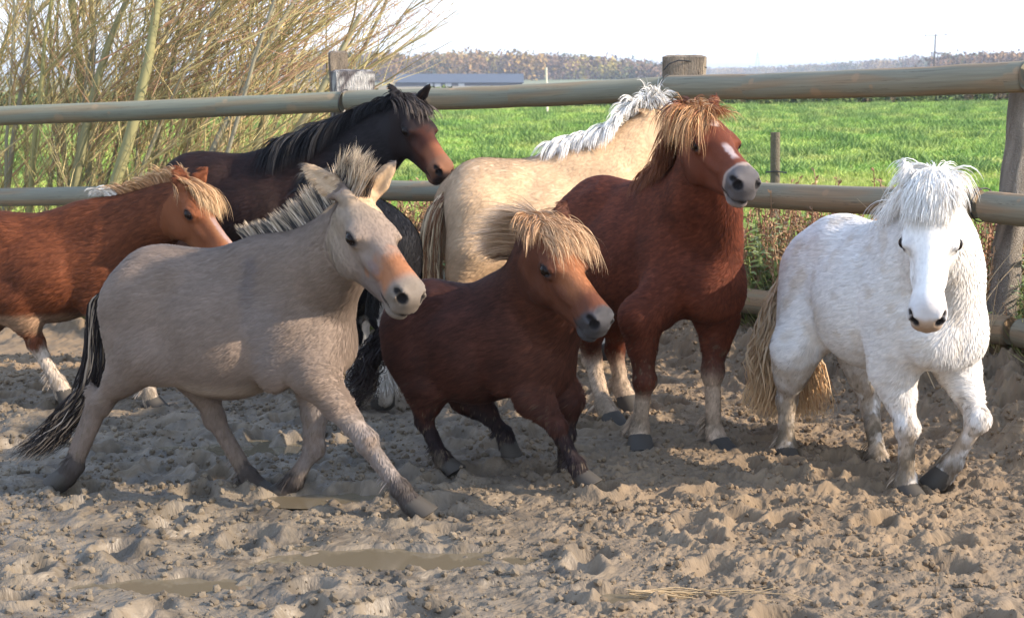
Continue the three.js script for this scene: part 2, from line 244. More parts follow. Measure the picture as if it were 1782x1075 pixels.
// ---------------------------------------------------------------- post and rail fence
{
  const wood = (() => { const n = 512, d = new Uint8Array(n * n * 4), r = rng(3), knots = []; for (let k = 0; k < 9; k++) knots.push([r(), r(), 0.012 + r() * 0.016]);
    for (let j = 0; j < n; j++) for (let i = 0; i < n; i++) {
      const u = i / n, v = j / n, a = u * 6.2832, cx = Math.cos(a), sx = Math.sin(a);
      let g = 0.5 * n3(cx * 5, sx * 5, v * 3) + 0.35 * n3(cx * 22, sx * 22, v * 5) + 0.3 * n3(cx * 50, sx * 50, v * 12), kn = 0; const broad = n3(cx * 0.9, sx * 0.9, v * 2.2 + 7);
      for (const [ku, kv, kr] of knots) { let du = Math.abs(u - ku); du = Math.min(du, 1 - du); const dd = Math.hypot(du * 0.5, (v - kv) * 1.9) / kr; if (dd < 1.6) kn = Math.max(kn, ss(1.5, 0.7, dd)); }
      const crack = ss(0.035, 0.01, Math.abs(n3(cx * 7, sx * 7, v * 1.2 + 20))) * ss(0.1, 0.5, n3(cx * 2, sx * 2, v * 3 + 4));
      const t = 1 + 0.11 * g; let c = mix3([124 * t, 119 * t, 102 * t], [134 * t, 116 * t, 92 * t], ss(-0.3, 0.5, broad)); c = mix3(c, [158, 128, 98], kn * 0.6); c = mix3(c, [58, 50, 42], crack * 0.9);
      const k = (j * n + i) * 4; d[k] = c[0]; d[k + 1] = c[1]; d[k + 2] = c[2]; d[k + 3] = 255;
    }
    const t = new THREE.DataTexture(d, n, n); t.wrapS = t.wrapT = THREE.RepeatWrapping; t.magFilter = t.minFilter = THREE.LinearFilter; t.colorSpace = THREE.SRGBColorSpace; t.needsUpdate = true; return t; })();
  const bark = GRAIN.clone(); bark.repeat.set(3, 3); bark.needsUpdate = true;
  const railA = std({ vertexColors: true, map: wood, roughness: 0.82, bumpMap: wood, bumpScale: 0.005 });
  const old = std({ vertexColors: true, roughness: 0.95, bumpMap: GRAIN, bumpScale: 0.02 });
  const fence = new THREE.Group(); fence.name = 'post_and_rail_fence'; scene.add(fence);
  tag(fence, 'weathered round-rail wooden fence along the arena, three rails high on thick posts', 'fence');
  const r = rng(8);
  const rail = (a, b, ra, rb, tint, uo) => {
    const T = new Tubes(), pts = [], n = 14, A = V(...a), B = V(...b);
    for (let k = 0; k <= n; k++) { const t = k / n; pts.push(A.clone().lerp(B, t).add(V(0, -0.012 * Math.sin(t * 3.14) + 0.003 * n2(k * 0.7, uo), 0.004 * n2(k * 0.7, uo + 5)))); }
    pts.unshift(pts[0].clone().lerp(pts[1], 0.02)); pts[0].copy(A); pts[1].lerpVectors(A, B, 0.006); pts.push(B.clone()); pts[pts.length - 2].lerpVectors(B, A, 0.006);
    T.add(pts, (t) => { const m = Math.round(t * (pts.length - 1)); return (m === 0 || m === pts.length - 1 ? 0.93 : 1) * (lerp(ra, rb, t) + 0.0015 * n2(t * 9, uo)); }, 20, tint, true);
    const g = T.build(), uv = g.attributes.uv; for (let i = 0; i < uv.count; i++) uv.setXY(i, uv.getX(i) + uo * 0.37, uv.getY(i) * 0.55 + uo);
    part('rail', g, railA, fence);
  };
  const G1 = [0.92, 0.96, 0.98], G2 = [0.97, 0.94, 0.88];
  // top rails, butted at the posts
  rail([-7.2, 1.20, -12.0], [-1.185, 1.445, -10.51], 0.070, 0.072, [0.84, 0.93, 0.93], 0.1);
  rail([-1.15, 1.45, -10.50], [0.960, 1.545, -9.515], 0.073, 0.076, [0.92, 0.94, 0.90], 1.3);
  rail([0.985, 1.553, -9.47], [2.50, 1.628, -7.32], 0.076, 0.0765, [0.97, 0.95, 0.90], 2.6);
  rail([2.525, 1.63, -7.27], [3.6, 1.64, -5.3], 0.080, 0.078, G2, 3.1);
  // middle rails
  rail([-7.2, 0.62, -12.03], [-1.18, 0.825, -10.53], 0.070, 0.070, G1, 4.2);
  rail([-1.15, 0.83, -10.52], [0.955, 0.91, -9.53], 0.072, 0.072, G1, 5.7);
  rail([0.985, 0.915, -9.47], [2.355, 0.995, -7.52], 0.074, 0.078, [1.02, 0.96, 0.88], 6.9);
  rail([2.375, 0.985, -7.46], [3.6, 1.03, -5.3], 0.080, 0.078, G2, 7.4);
  // low rails
  rail([-7.2, 0.08, -12.03], [-1.18, 0.22, -10.53], 0.07, 0.07, G1, 8.1);
  rail([-1.15, 0.225, -10.52], [0.955, 0.28, -9.53], 0.07, 0.072, G1, 9.5);
  rail([0.985, 0.275, -9.47], [2.49, 0.375, -7.34], 0.075, 0.075, [1.06, 0.94, 0.80], 10.2);
  rail([2.515, 0.375, -7.29], [3.6, 0.39, -5.3], 0.075, 0.075, G2, 11.4);
  // sawn posts: a box with worn edges and grain
  const sawn = (x, z, w, d, y0, y1, turn, pick) => {
    const g = new THREE.BoxGeometry(w, y1 - y0, d, 8, Math.ceil((y1 - y0) * 24), 6), p = g.attributes.position, c = [];
    for (let i = 0; i < p.count; i++) {
      let X = p.getX(i), Y = p.getY(i), Z = p.getZ(i); const ex = Math.abs(X) / (w / 2), ez = Math.abs(Z) / (d / 2), top = Y > (y1 - y0) / 2 - 0.005;
      const nb = n3(X * 14, Y * 3, Z * 14) * 0.006; if (ex > 0.99 && ez > 0.99) { X *= 0.95; Z *= 0.93; } if (top) { Y -= 0.012 * (ex > 0.99 || ez > 0.99 ? 1 : 0) + 0.006 * n2(X * 30, Z * 30); }
      p.setXYZ(i, X + nb * Math.sign(X), Y, Z + nb * Math.sign(Z)); c.push(...pick(X, Y, Z));
    }
    g.setAttribute('color', new THREE.BufferAttribute(new Float32Array(c), 3)); g.computeVertexNormals();
    g.rotateY(turn); g.translate(x, (y0 + y1) / 2, z); return g;
  };
  const grey = (X, Y, Z) => { const t = 1 + 0.35 * n3(X * 30, Y * 4, Z * 30) + 0.25 * n3(X * 9, Y * 9, Z * 9); return [0.30 * t, 0.235 * t, 0.17 * t]; };
  const lichen = (X, Y, Z) => { const k = ss(-0.15, 0.25, n3(X * 12, Y * 26, Z * 12) + 0.5 * n3(X * 40, Y * 40, Z * 40)); return mix3([0.10, 0.085, 0.085], [0.52, 0.50, 0.47], k); };
  part('post', sawn(-1.13, -10.72, 0.285, 0.22, -0.5, 1.665, 0.30, lichen), old, fence).userData.label = 'square post with white lichen';
  part('post', sawn(-1.28, -11.15, 0.13, 0.13, -0.5, 1.80, 0.2, grey), old, fence);
  part('post', sawn(1.10, -9.66, 0.27, 0.20, -0.3, 1.755, -0.16, grey), old, fence);
  { // round leaning log at the right
    const T = new Tubes(), pts = []; for (let k = 0; k <= 14; k++) { const y = -0.2 + k * 0.135; pts.push(V(2.485 + 0.066 * y + 0.012 * n2(k * 0.5, 3), y, -7.56 - 0.02 * y)); }
    T.add(pts, (t) => 0.082 + 0.008 * n2(t * 9, 1) - 0.01 * t, 18, (t, th) => { const k = 1 + 0.4 * n3(Math.cos(th) * 3, t * 9, Math.sin(th) * 3) + 0.3 * n3(Math.cos(th) * 9, t * 20, Math.sin(th) * 9); return [0.34 * k, 0.29 * k, 0.235 * k]; }, true);
    const g = T.build(), p = g.attributes.position; for (let i = 0; i < p.count; i++) { const k = 0.006 * n3(p.getX(i) * 30, p.getY(i) * 9, p.getZ(i) * 30); p.setX(i, p.getX(i) + k); p.setZ(i, p.getZ(i) + k); } g.computeVertexNormals();
    part('post', g, std({ vertexColors: true, roughness: 0.95, bumpMap: bark, bumpScale: 0.02 }), fence).userData.label = 'round leaning log post with flaking bark';
  }
  part('post', sawn(2.46, -7.475, 0.125, 0.06, -0.1, 0.30, -0.9, (X, Y, Z) => { const t = 1 + 0.2 * n3(X * 30, Y * 4, Z * 30); return [0.42 * t, 0.29 * t, 0.17 * t]; }), old, fence);
  // black wire loops round the rail joints
  const wire = std({ rgb: [0.012, 0.012, 0.013], roughness: 0.5 });
  const loop = (c, dir, R, tw) => { const D = V(...dir).normalize(), A = V(0, 1, 0), B2 = V().crossVectors(D, A).normalize(), pts = []; for (let k = 0; k <= 28; k++) { const t = k / 28 * 6.283 + 0.6; pts.push(V(...c).addScaledVector(A, Math.cos(t) * R).addScaledVector(B2, Math.sin(t) * R).addScaledVector(D, tw * Math.cos(t))); } const T = new Tubes(); T.add(pts, [0.004, 0.004], 6, [1, 1, 1]); part('wire_loop', T.build(), wire, fence); };
  loop([0.972, 1.549, -9.49], [2.1, 0.1, 1.5], 0.083, 0.012); loop([-1.168, 1.448, -10.505], [2.1, 0.1, 1.0], 0.080, 0.01); loop([2.365, 0.99, -7.49], [1.2, 0.02, 2], 0.085, 0.006);
  { const T = new Tubes(); T.add([V(0.955, 1.66, -9.53), V(0.99, 1.70, -9.525), V(1.05, 1.722, -9.54), V(1.12, 1.718, -9.555), V(1.19, 1.695, -9.57), V(1.235, 1.675, -9.585)], [0.004, 0.004], 6, [1, 1, 1]); part('wire_loop', T.build(), wire, fence); }
  void r;
  // short stake in the field and a thin white marker
  const stake = new THREE.Group(); stake.name = 'field_stake'; scene.add(stake); tag(stake, 'short round wooden stake standing alone in the green field', 'stake');
  { const D = 15.0, x = (1348 - 891) / 2600 * D, T = new Tubes(), y0 = -0.1; T.add([V(x + 0.012, y0, -D), V(x + 0.004, 0.6, -D), V(x - 0.006, 1.055, -D)], [0.05, 0.047], 14, (t, th) => { const k = 1 + 0.4 * n3(Math.cos(th) * 3, t * 6, Math.sin(th) * 3); return [0.20 * k, 0.165 * k, 0.115 * k]; }, true); part('stake_shaft', T.build(), old, stake); const W = new Tubes(); W.add([V(x - 0.10, 0.66, -D + 0.055), V(x, 0.67, -D + 0.06), V(x + 0.11, 0.655, -D + 0.055)], [0.007, 0.007], 6, [1, 1, 1]); part('wire_insulator', W.build(), wire, stake); }
  { const T = new Tubes(), D = 60, x = (951 - 891) / 2600 * D; T.add([V(x + 0.03, -0.2, -D), V(x - 0.03, 1.82, -D)], [0.05, 0.045], 6, [1, 1, 1], true); const m = part('marker_stake', T.build(), std({ rgb: [0.7, 0.62, 0.5] }), scene); tag(m, 'thin pale stake just above the top rail before the far wood', 'stake'); }
}
// ---------------------------------------------------------------- grass, weeds, willow, hedge and the far land
function tuftGeo(seed, n, w, spread, bend) {
  const r = rng(seed), p = [], i = [];
  for (let k = 0; k < n; k++) {
    const a = r() * 6.283, x = Math.cos(a) * spread * r(), z = Math.sin(a) * spread * r(), h = 0.55 + 0.45 * r(), t = r() * 6.283, bx = Math.cos(t) * bend * h * (0.3 + r()), bz = Math.sin(t) * bend * h * (0.3 + r()), s = r() * 6.283, wx = Math.cos(s) * w, wz = Math.sin(s) * w, b = p.length / 3;
    p.push(x - wx, 0, z - wz, x + wx, 0, z + wz, x + bx * 0.35 - wx * 0.8, h * 0.55, z + bz * 0.35 - wz * 0.8, x + bx * 0.35 + wx * 0.8, h * 0.55, z + bz * 0.35 + wz * 0.8, x + bx, h * (1 - bend * 0.2), z + bz);
    i.push(b, b + 1, b + 2, b + 1, b + 3, b + 2, b + 2, b + 3, b + 4);
  }
  return geo(p, i);
}
const leafMat = (o = {}) => new THREE.MeshPhysicalMaterial({ roughness: 0.8, side: THREE.DoubleSide, transmission: 0.25, thickness: 0, ...o });
{
  const place = (name, label, cat, g, mat, n, seed, spot) => {
    const r = rng(seed), im = new THREE.InstancedMesh(g, mat, n), M = new THREE.Matrix4(), q = new THREE.Quaternion(), K = new THREE.Color();
    for (let i = 0; i < n; i++) { const s = spot(r); q.setFromEuler(new THREE.Euler((r() - 0.5) * (s.tilt ?? 0.2), r() * 6.283, (r() - 0.5) * (s.tilt ?? 0.2))); M.compose(V(s.x, s.y, s.z), q, V(s.w, s.h, s.w)); im.setMatrixAt(i, M); im.setColorAt(i, K.setRGB(...s.c)); }
    im.name = name; tag(im, label, cat, null, 'stuff'); scene.add(im);
  };
  const green = std({ roughness: 0.75, side: THREE.DoubleSide });
  place('near_meadow_grass', 'green meadow grass in the field just beyond the fence', 'grass', tuftGeo(1, 12, 0.035, 0.55, 0.6), green, 60000, 41, (r) => {
    let x, z; do { const d = 9.3 + 17 * Math.pow(r(), 1.15); z = -d; x = (r() - 0.5) * 2 * (0.44 * d + 0.8); } while (fenceDist(x, z) < 0.06);
    const c = grassTone(x, z), t = 0.75 + 0.5 * r(), y = r() < 0.06 ? [0.42, 0.36, 0.16] : [c[0] * t, c[1] * t, c[2] * t];
    const k = 0.8 + 0.5 * ss(0.1, 0.5, fbm2(x * 0.9, z * 0.9)); return { x, z, y: fieldY(x, z) - 0.02, w: 0.10 + 0.07 * r(), h: (0.09 + 0.08 * r()) * k, c: y };
  });
  place('far_meadow_grass', 'green meadow grass reaching back to the hedge', 'grass', tuftGeo(2, 12, 0.030, 0.6, 0.5), green, 85000, 42, (r) => {
    const d = Math.sqrt(lerp(24 * 24, 98 * 98, Math.pow(r(), 1.2))), z = -d, x = (r() - 0.5) * 2 * (0.42 * d + 1);
    const c = grassTone(x, z), t = 0.78 + 0.44 * r(), k = ss(0.12, 0.42, fbm2(x * 0.55 + 3, z * 0.45)); const dk = mix3([c[0] * t, c[1] * t, c[2] * t], [0.085, 0.17, 0.04], k * 0.8);
    return { x, z, y: fieldY(x, z) - 0.02, w: 0.26 + 0.2 * r(), h: 0.09 + 0.08 * r() + 0.2 * k, c: dk };
  });
  // weeds along the fence foot
  const along = (r, a, b) => { const t = lerp(a, b, r()), i = Math.min(FENCE.length - 2, Math.floor(t)), f = t - i, [ax, az] = FENCE[i], [bx, bz] = FENCE[i + 1], l = Math.hypot(bx - ax, bz - az), o = 0.12 + 1.5 * Math.pow(r(), 1.6); const nx = (bz - az) / l, nz = -(bx - ax) / l, s = fenceDist(lerp(ax, bx, f) + nx * 0.1, lerp(az, bz, f) + nz * 0.1) > 0 ? 1 : -1; return [lerp(ax, bx, f) + nx * o * s, lerp(az, bz, f) + nz * o * s]; };
  const herb = (seed, leaves, lw, ll, droop) => { // an upright stem with leaves, one metre tall
    const r = rng(seed), T = new Tubes(), st = new Strips(), pts = []; for (let k = 0; k <= 6; k++) pts.push(V(0.05 * n2(k * 0.4, seed), k / 6, 0.05 * n2(k * 0.4, seed + 9)));
    T.add(pts, [0.008, 0.003], 5, [1, 1, 1]);
    for (let k = 0; k < leaves; k++) { const f = 0.1 + 0.88 * k / leaves, p = pts[Math.min(6, Math.round(f * 6))].clone(); p.y = f; const a = r() * 6.283, l = ll * (1.1 - 0.6 * f) * (0.6 + 0.6 * r()), d = V(Math.cos(a), 0.7 - droop * r(), Math.sin(a)); const q = [p.clone()]; for (let s = 0; s < 3; s++) { d.y -= droop * 0.35; q.push(q[q.length - 1].clone().addScaledVector(d.clone().normalize(), l / 3)); } st.add(q, lw * (0.6 + 0.6 * r()), V(0.2, 1, 0.1), [1, 1, 1]); }
    const a = T.build(), b = st.build(); a.deleteAttribute('uv'); a.deleteAttribute('color'); b.deleteAttribute('color'); return mergeGeometries([a, b]);
  };
  const seedHead = (seed) => { const r = rng(seed), T = new Tubes(), st = new Strips(); for (let b = 0; b < 4; b++) { const a = r() * 6.283, top = 0.75 + 0.25 * r(), o = b ? 0.18 : 0.02, pts = []; for (let k = 0; k <= 6; k++) pts.push(V(Math.cos(a) * o * Math.pow(k / 6, 1.4), k / 6 * top, Math.sin(a) * o * Math.pow(k / 6, 1.4))); T.add(pts, [0.006, 0.003], 4, [1, 1, 1]); for (let k = 0; k < 34; k++) { const f = 0.5 + 0.5 * r(), p = pts[0].clone().lerp(pts[6], f), d = V(r() - 0.5, r() - 0.2, r() - 0.5).normalize(); p.x = Math.cos(a) * o * Math.pow(f, 1.4); p.z = Math.sin(a) * o * Math.pow(f, 1.4); p.y = f * top; st.add([p, p.clone().addScaledVector(d, 0.012), p.clone().addScaledVector(d, 0.028)], 0.016, V(r() - 0.5, r(), r() - 0.5).normalize(), [1, 1, 1]); } } const a = T.build(), b = st.build(); a.deleteAttribute('uv'); a.deleteAttribute('color'); b.deleteAttribute('color'); return mergeGeometries([a, b]); };
  const weed = (r, a, b, c0, c1, hmin, hmax, w) => { const [x, z] = along(r, a, b), t = 0.7 + 0.6 * r(), c = mix3(c0, c1, r()); const h = hmin + (hmax - hmin) * Math.pow(r(), 1.5); return { x, z, y: fieldY(x, z) - 0.02, h, w: w ?? h * 0.9, tilt: 0.5, c: [c[0] * t, c[1] * t, c[2] * t] }; };
  place('leafy_weeds', 'leafy green nettles and weeds growing along the fence foot', 'weeds', herb(61, 22, 0.055, 0.20, 0.5), leafMat(), 2600, 51, (r) => weed(r, 2.2, 5, [0.15, 0.22, 0.045], [0.26, 0.31, 0.07], 0.25, 0.85));
  place('brown_seed_stalks', 'brown dry seed stalks standing among the weeds by the fence', 'weeds', seedHead(62), green, 1300, 52, (r) => weed(r, 1.6, 5, [0.24, 0.11, 0.06], [0.40, 0.26, 0.14], 0.45, 1.15));
  place('tall_verge_grass', 'tall pale verge grass growing along the fence', 'grass', tuftGeo(63, 16, 0.014, 0.22, 0.55), green, 6500, 53, (r) => weed(r, 0.2, 5, [0.22, 0.27, 0.065], [0.46, 0.39, 0.19], 0.25, 0.7, 0.45));
}
{ // bleached stalks leaning at the right-hand post, in front of the rails
  const r = rng(91), T = new Tubes(); for (let k = 0; k < 34; k++) { const x = 2.02 + r() * 0.42, z = -7.42 + r() * 0.24 + (2.2 - x) * 0.8, a = r() * 6.283, l = 0.35 + 0.75 * r(), pts = [V(x, 0.12, z)], d = V(Math.cos(a) * 0.35 - 0.12, 1, Math.sin(a) * 0.25); for (let s = 0; s < 7; s++) { d.x += 0.10 * Math.cos(a); d.y -= 0.07; d.normalize(); pts.push(pts[s].clone().addScaledVector(d, l / 7)); } const c = jitter0(r, [0.48, 0.35, 0.20]); T.add(pts, [0.0028, 0.0012], 4, c); }
  const m = part('dry_grass_clump', T.build(), std({ vertexColors: true, roughness: 0.8 }), scene); tag(m, 'thin bleached grass stalks standing before the right-hand log post', 'dry grass');
  const S = new Tubes(); for (let k = 0; k < 16; k++) { const x = 0.36 + r() * 0.16, z = -4.66 + r() * 0.05, l = 0.18 + 0.30 * r(), pts = [], a = -0.12 + 0.3 * (r() - 0.5); for (let s = 0; s <= 6; s++) { const X = x + l * s / 6, Z = z - Math.sin(a) * l * s / 6; pts.push(V(X, Math.max(ground(X, Z), -0.02) + 0.006 + 0.01 * Math.sin(s * 0.9 + k), Z)); } S.add(pts, [0.0022, 0.0012], 4, jitter0(r, [0.42, 0.29, 0.15])); }
  const f = part('fallen_stalks', S.build(), std({ vertexColors: true, roughness: 0.8 }), scene); tag(f, 'bundle of dry straw stalks lying on the mud in the foreground', 'straw');
}
function jitter0(r, c) { const t = 0.75 + 0.5 * r(); return [c[0] * t, c[1] * t, c[2] * t]; }
{ // willow coppice behind the left of the fence
  const root = new THREE.Group(); root.name = 'willow_shrub'; scene.add(root); tag(root, 'bare coppiced willow with many olive stems and orange twigs, leaning right', 'shrub');
  const r = rng(17), mat = std({ vertexColors: true, roughness: 0.8 }), tw = new Tubes();
  const grow = (T, p, d, len, r0, r1, seg, sides, col, curve) => { const pts = [p.clone()], dd = d.clone().normalize(), k0 = r() * 50, radii = []; for (let s = 0; s < seg; s++) { dd.x += curve * 1.3 * n2(k0, s * 0.6) + 0.008; dd.z += curve * n2(k0 + 20, s * 0.6); dd.y += 0.02; dd.normalize(); pts.push(pts[s].clone().addScaledVector(dd, len / seg)); } void radii; T.add(pts, [r0, r1], sides, col); return pts; };
  const OL = [0.26, 0.24, 0.09], YE = [0.50, 0.40, 0.17], RE = [0.40, 0.23, 0.13], GR = [0.25, 0.225, 0.16];
  const N = 76;
  for (let i = 0; i < N; i++) {
    const u = i < 50 ? r() : 0.55 + 0.45 * r(), x = lerp(-6.9, -2.75, u), z = -12.6 - 3.6 * r(), lean = lerp(-0.16, 0.52, Math.pow(u, 2.2)) + (r() - 0.5) * 0.45;
    const len = 2.6 + 1.9 * r(), r0 = i < 44 ? 0.026 + 0.046 * Math.pow(r(), 1.3) : 0.012 + 0.014 * r(), T = new Tubes(), c = mix3(OL, GR, r()), t = 0.75 + 0.5 * r();
    const pts = grow(T, V(x, -0.35, z), V(lean, 1, (r() - 0.5) * 0.4), len, r0, r0 * 0.3, 10, 7, [c[0] * t, c[1] * t, c[2] * t], 0.10);
    const nb = 9 + Math.floor(r() * 7);
    for (let b = 0; b < nb; b++) {
      const f = 1 + Math.floor(Math.pow(r(), 0.8) * 8.9), p = pts[f], dir = V().subVectors(pts[Math.min(10, f + 1)], pts[f - 1]).normalize(), a = r() * 6.283, d = dir.clone().multiplyScalar(0.9).add(V(Math.cos(a) * 0.8 + 0.1 + 0.25 * u, 0.12, Math.sin(a) * 0.75));
      const bl = 0.6 + 1.2 * r(), br = Math.min(r0 * 0.4, 0.005 + 0.007 * r()), bc = mix3(mix3(OL, YE, r()), RE, r() * r()), q = grow(tw, p, d, bl, br, br * 0.35, 7, 4, bc, 0.16);
      const nt = 5 + Math.floor(r() * 7);
      for (let k = 0; k < nt; k++) { const g = 1 + Math.floor(r() * 6), e = V().subVectors(q[g + 1] ?? q[g], q[g - 1]).normalize(), a2 = r() * 6.283; e.multiplyScalar(0.9).add(V(Math.cos(a2) * 0.75 + 0.08, 0.1, Math.sin(a2) * 0.6)); const tc = jitter0(r, r() < 0.6 ? YE : r() < 0.6 ? RE : OL); grow(tw, q[g], e, 0.3 + 0.75 * r(), 0.0034, 0.0012, 5, 3, tc, 0.18); }
    }
    part('stem', T.build(), mat, root);
  }
  // long whips arching out to the right over the fence
  for (let k = 0; k < 70; k++) { const p = V(lerp(-3.6, -2.2, r()), 1.3 + 1.0 * r(), -12.4 - 2.4 * r()), q = grow(tw, p, V(1, 0.25 + 0.55 * r(), 0.2 * (r() - 0.5)), 1.1 + 1.3 * r(), 0.007, 0.0015, 9, 4, jitter0(r, r() < 0.5 ? RE : YE), 0.10); for (let m = 0; m < 6; m++) { const g = 2 + Math.floor(r() * 7), a = r() * 6.283; grow(tw, q[g], V(1 + Math.cos(a) * 0.5, 0.35 + Math.sin(a), 0.5 * (r() - 0.5)), 0.25 + 0.5 * r(), 0.0030, 0.0012, 4, 3, jitter0(r, RE), 0.2); } }
  part('twigs', tw.build(), mat, root, 'stuff');
  const st = new Tubes(); for (let k = 0; k < 2600; k++) { const x = lerp(-7.2, -1.2, r()), z = -12.0 - 3.6 * r(), a = r() * 6.283, l = 0.5 + 0.8 * r(), d = V(Math.cos(a) * 0.7, 1, Math.sin(a) * 0.5), pts = [V(x, fieldY(x, z) - 0.02, z)]; for (let q = 0; q < 4; q++) { d.x += 0.22 * Math.cos(a); d.y -= 0.2; pts.push(pts[q].clone().addScaledVector(d.clone().normalize(), l / 4)); } st.add(pts, [0.005, 0.002], 3, jitter0(r, r() < 0.6 ? [0.42, 0.34, 0.16] : [0.24, 0.26, 0.07])); }
  const sg = part('straw_undergrowth', st.build(), mat, scene); tag(sg, 'bleached straw and long grass round the foot of the willow', 'grass', null, 'stuff');
}
{ // hedge at the end of the field
  const r = rng(23), p = [], i = [], c = []; const A = [-34, -52], B = [52, -98];
  for (let k = 0; k < 30000; k++) {
    const t = r(), x = lerp(A[0], B[0], t), bump = 0.75 + 0.35 * fbm2(t * 40, 1), o = (r() - 0.5) * 1.4, hgt = bump * 1.25, y = fieldY(x, -70) + hgt * Math.pow(r(), 0.8) * Math.sqrt(Math.max(0.05, 1 - o * o / 0.6)), z = lerp(A[1], B[1], t) + o, s = 0.07 + 0.09 * r(), b = p.length / 3;
    const a = V(r() - 0.5, r() - 0.5, r() - 0.5).normalize(), d = V().crossVectors(a, V(r() - 0.5, r(), r() - 0.5)).normalize();
    p.push(x - a.x * s, y - a.y * s, z - a.z * s, x + d.x * s * 0.6, y + d.y * s * 0.6, z + d.z * s * 0.6, x + a.x * s, y + a.y * s, z + a.z * s, x - d.x * s * 0.6, y - d.y * s * 0.6, z - d.z * s * 0.6); i.push(b, b + 1, b + 2, b, b + 2, b + 3);
    const n = n2(x * 0.5, 4), cc = jitter0(r, n > 0.35 ? [0.15, 0.11, 0.06] : n < -0.3 ? [0.12, 0.16, 0.04] : [0.07, 0.095, 0.035]); for (let q = 0; q < 4; q++) c.push(...cc);
  }
  const m = part('field_hedge', geo(p, i, c), std({ vertexColors: true, side: THREE.DoubleSide }), scene); tag(m, 'low dark hedge closing off the far side of the green field', 'hedge');
}
function farWood(name, label, seed, n, pick) {
  const r = rng(seed), p = [], i = [], c = [];
  for (let k = 0; k < n; k++) {
    const { x, z, y, h, w, col } = pick(r, k);
    const lob = []; for (let q = 0; q < 7; q++) lob.push([(r() - 0.5) * w * 1.1, h * (0.45 + 0.42 * r()), (r() - 0.5) * w, w * (0.28 + 0.2 * r())]);
    const nc = 230; for (let q = 0; q < nc; q++) {
      const L = lob[Math.floor(r() * 7)], u = V(r() - 0.5, r() - 0.5, r() - 0.5).normalize().multiplyScalar(L[3] * (0.7 + 0.4 * r())), X = x + L[0] + u.x, Y = y + Math.max(0.4, q < 30 ? h * 0.4 * r() : L[1] + u.y * 0.8), Z = z + L[2] + u.z, s = 0.55 + 0.7 * r(), b = p.length / 3;
      const a = V(r() - 0.5, r() - 0.5, r() - 0.5).normalize(), d = V().crossVectors(a, V(r() - 0.5, r(), r() - 0.5)).normalize();
      p.push(X - a.x * s, Y - a.y * s, Z - a.z * s, X + d.x * s, Y + d.y * s, Z + d.z * s, X + a.x * s, Y + a.y * s, Z + a.z * s); i.push(b, b + 1, b + 2); const jt = 0.85 + 0.3 * r(), cc = col.map((v) => v * jt); c.push(...cc, ...cc, ...cc);
    }
  }
  const m = part(name, geo(p, i, c), std({ vertexColors: true, side: THREE.DoubleSide }), scene); tag(m, label, 'woodland', null, 'stuff');
}
const AUT = [[0.26, 0.145, 0.055], [0.19, 0.115, 0.055], [0.12, 0.125, 0.045], [0.32, 0.20, 0.06], [0.17, 0.10, 0.06]];
farWood('autumn_wood', 'autumn brown wood on the rise beyond the barn', 71, 210, (r, k) => { const px = lerp(480, 1190, r()), D = 560 + 190 * r(), f = k < 10 ? 1 : 0; return { x: (px - 891) / 2600 * D, z: -D, y: -2.5, h: (10.5 + 3.2 * r()) * (0.90 + 0.13 * fbm2(px * 0.02, 1) - 0.42 * ss(960, 1170, px)), w: 8 + 5 * r(), col: f ? [0.36, 0.27, 0.06] : AUT[Math.floor(r() * 5)] }; });
farWood('distant_tree_line', 'low far tree line on the horizon behind the utility poles', 72, 240, (r, k) => { const px = lerp(1200, 1900, Math.pow(r(), 0.75)), near = px > 1640, D = near ? 520 + 200 * r() : lerp(1700, 900, clamp((px - 1200) / 450)) * (0.9 + 0.2 * r()); const top = (near ? 23 : lerp(3, 20, ss(1250, 1640, px))) * (0.75 + 0.4 * r() + 0.4 * fbm2(px * 0.03, 7)); return { x: (px - 891) / 2600 * D, z: -D, y: -1, h: 2.65 + Math.max(1, top) * D / 2600, w: (near ? 8 : 11) + 5 * r(), col: near && r() < 0.7 ? AUT[Math.floor(r() * 5)] : AUT[2 + Math.floor(r() * 3)] }; });
{ // low barn before the wood
  const b = new THREE.Group(); b.name = 'farm_barn'; scene.add(b); b.position.set(-11.5, -3.35, -330); tag(b, 'long low barn with a slate-blue roof before the autumn wood', 'barn');
  const L = 27.5, sh = new THREE.Shape([[-5, 0], [5, 0], [5, 2.6], [0, 4.35], [-5, 2.6]].map((q) => new THREE.Vector2(...q)));
  part('wall', new THREE.ExtrudeGeometry(sh, { depth: L, bevelEnabled: false }).translate(0, 0, -L / 2).rotateY(Math.PI / 2), std({ rgb: [0.10, 0.105, 0.12] }), b);
  const roof = std({ rgb: [0.07, 0.085, 0.11], roughness: 0.8 }); for (const s of [-1, 1]) { const g = new THREE.BoxGeometry(L + 0.6, 0.12, 5.6); g.rotateX(s * 0.3367); g.translate(0, 3.62, s * 2.62); part('roof', g, roof, b); }
  for (const x of [-6.2, -4.5, -2.2, 0.6]) part('door', new THREE.BoxGeometry(1.3, 1.9, 0.15).translate(x, 1.7, 5.05), std({ rgb: [0.3, 0.33, 0.36] }), b);
}
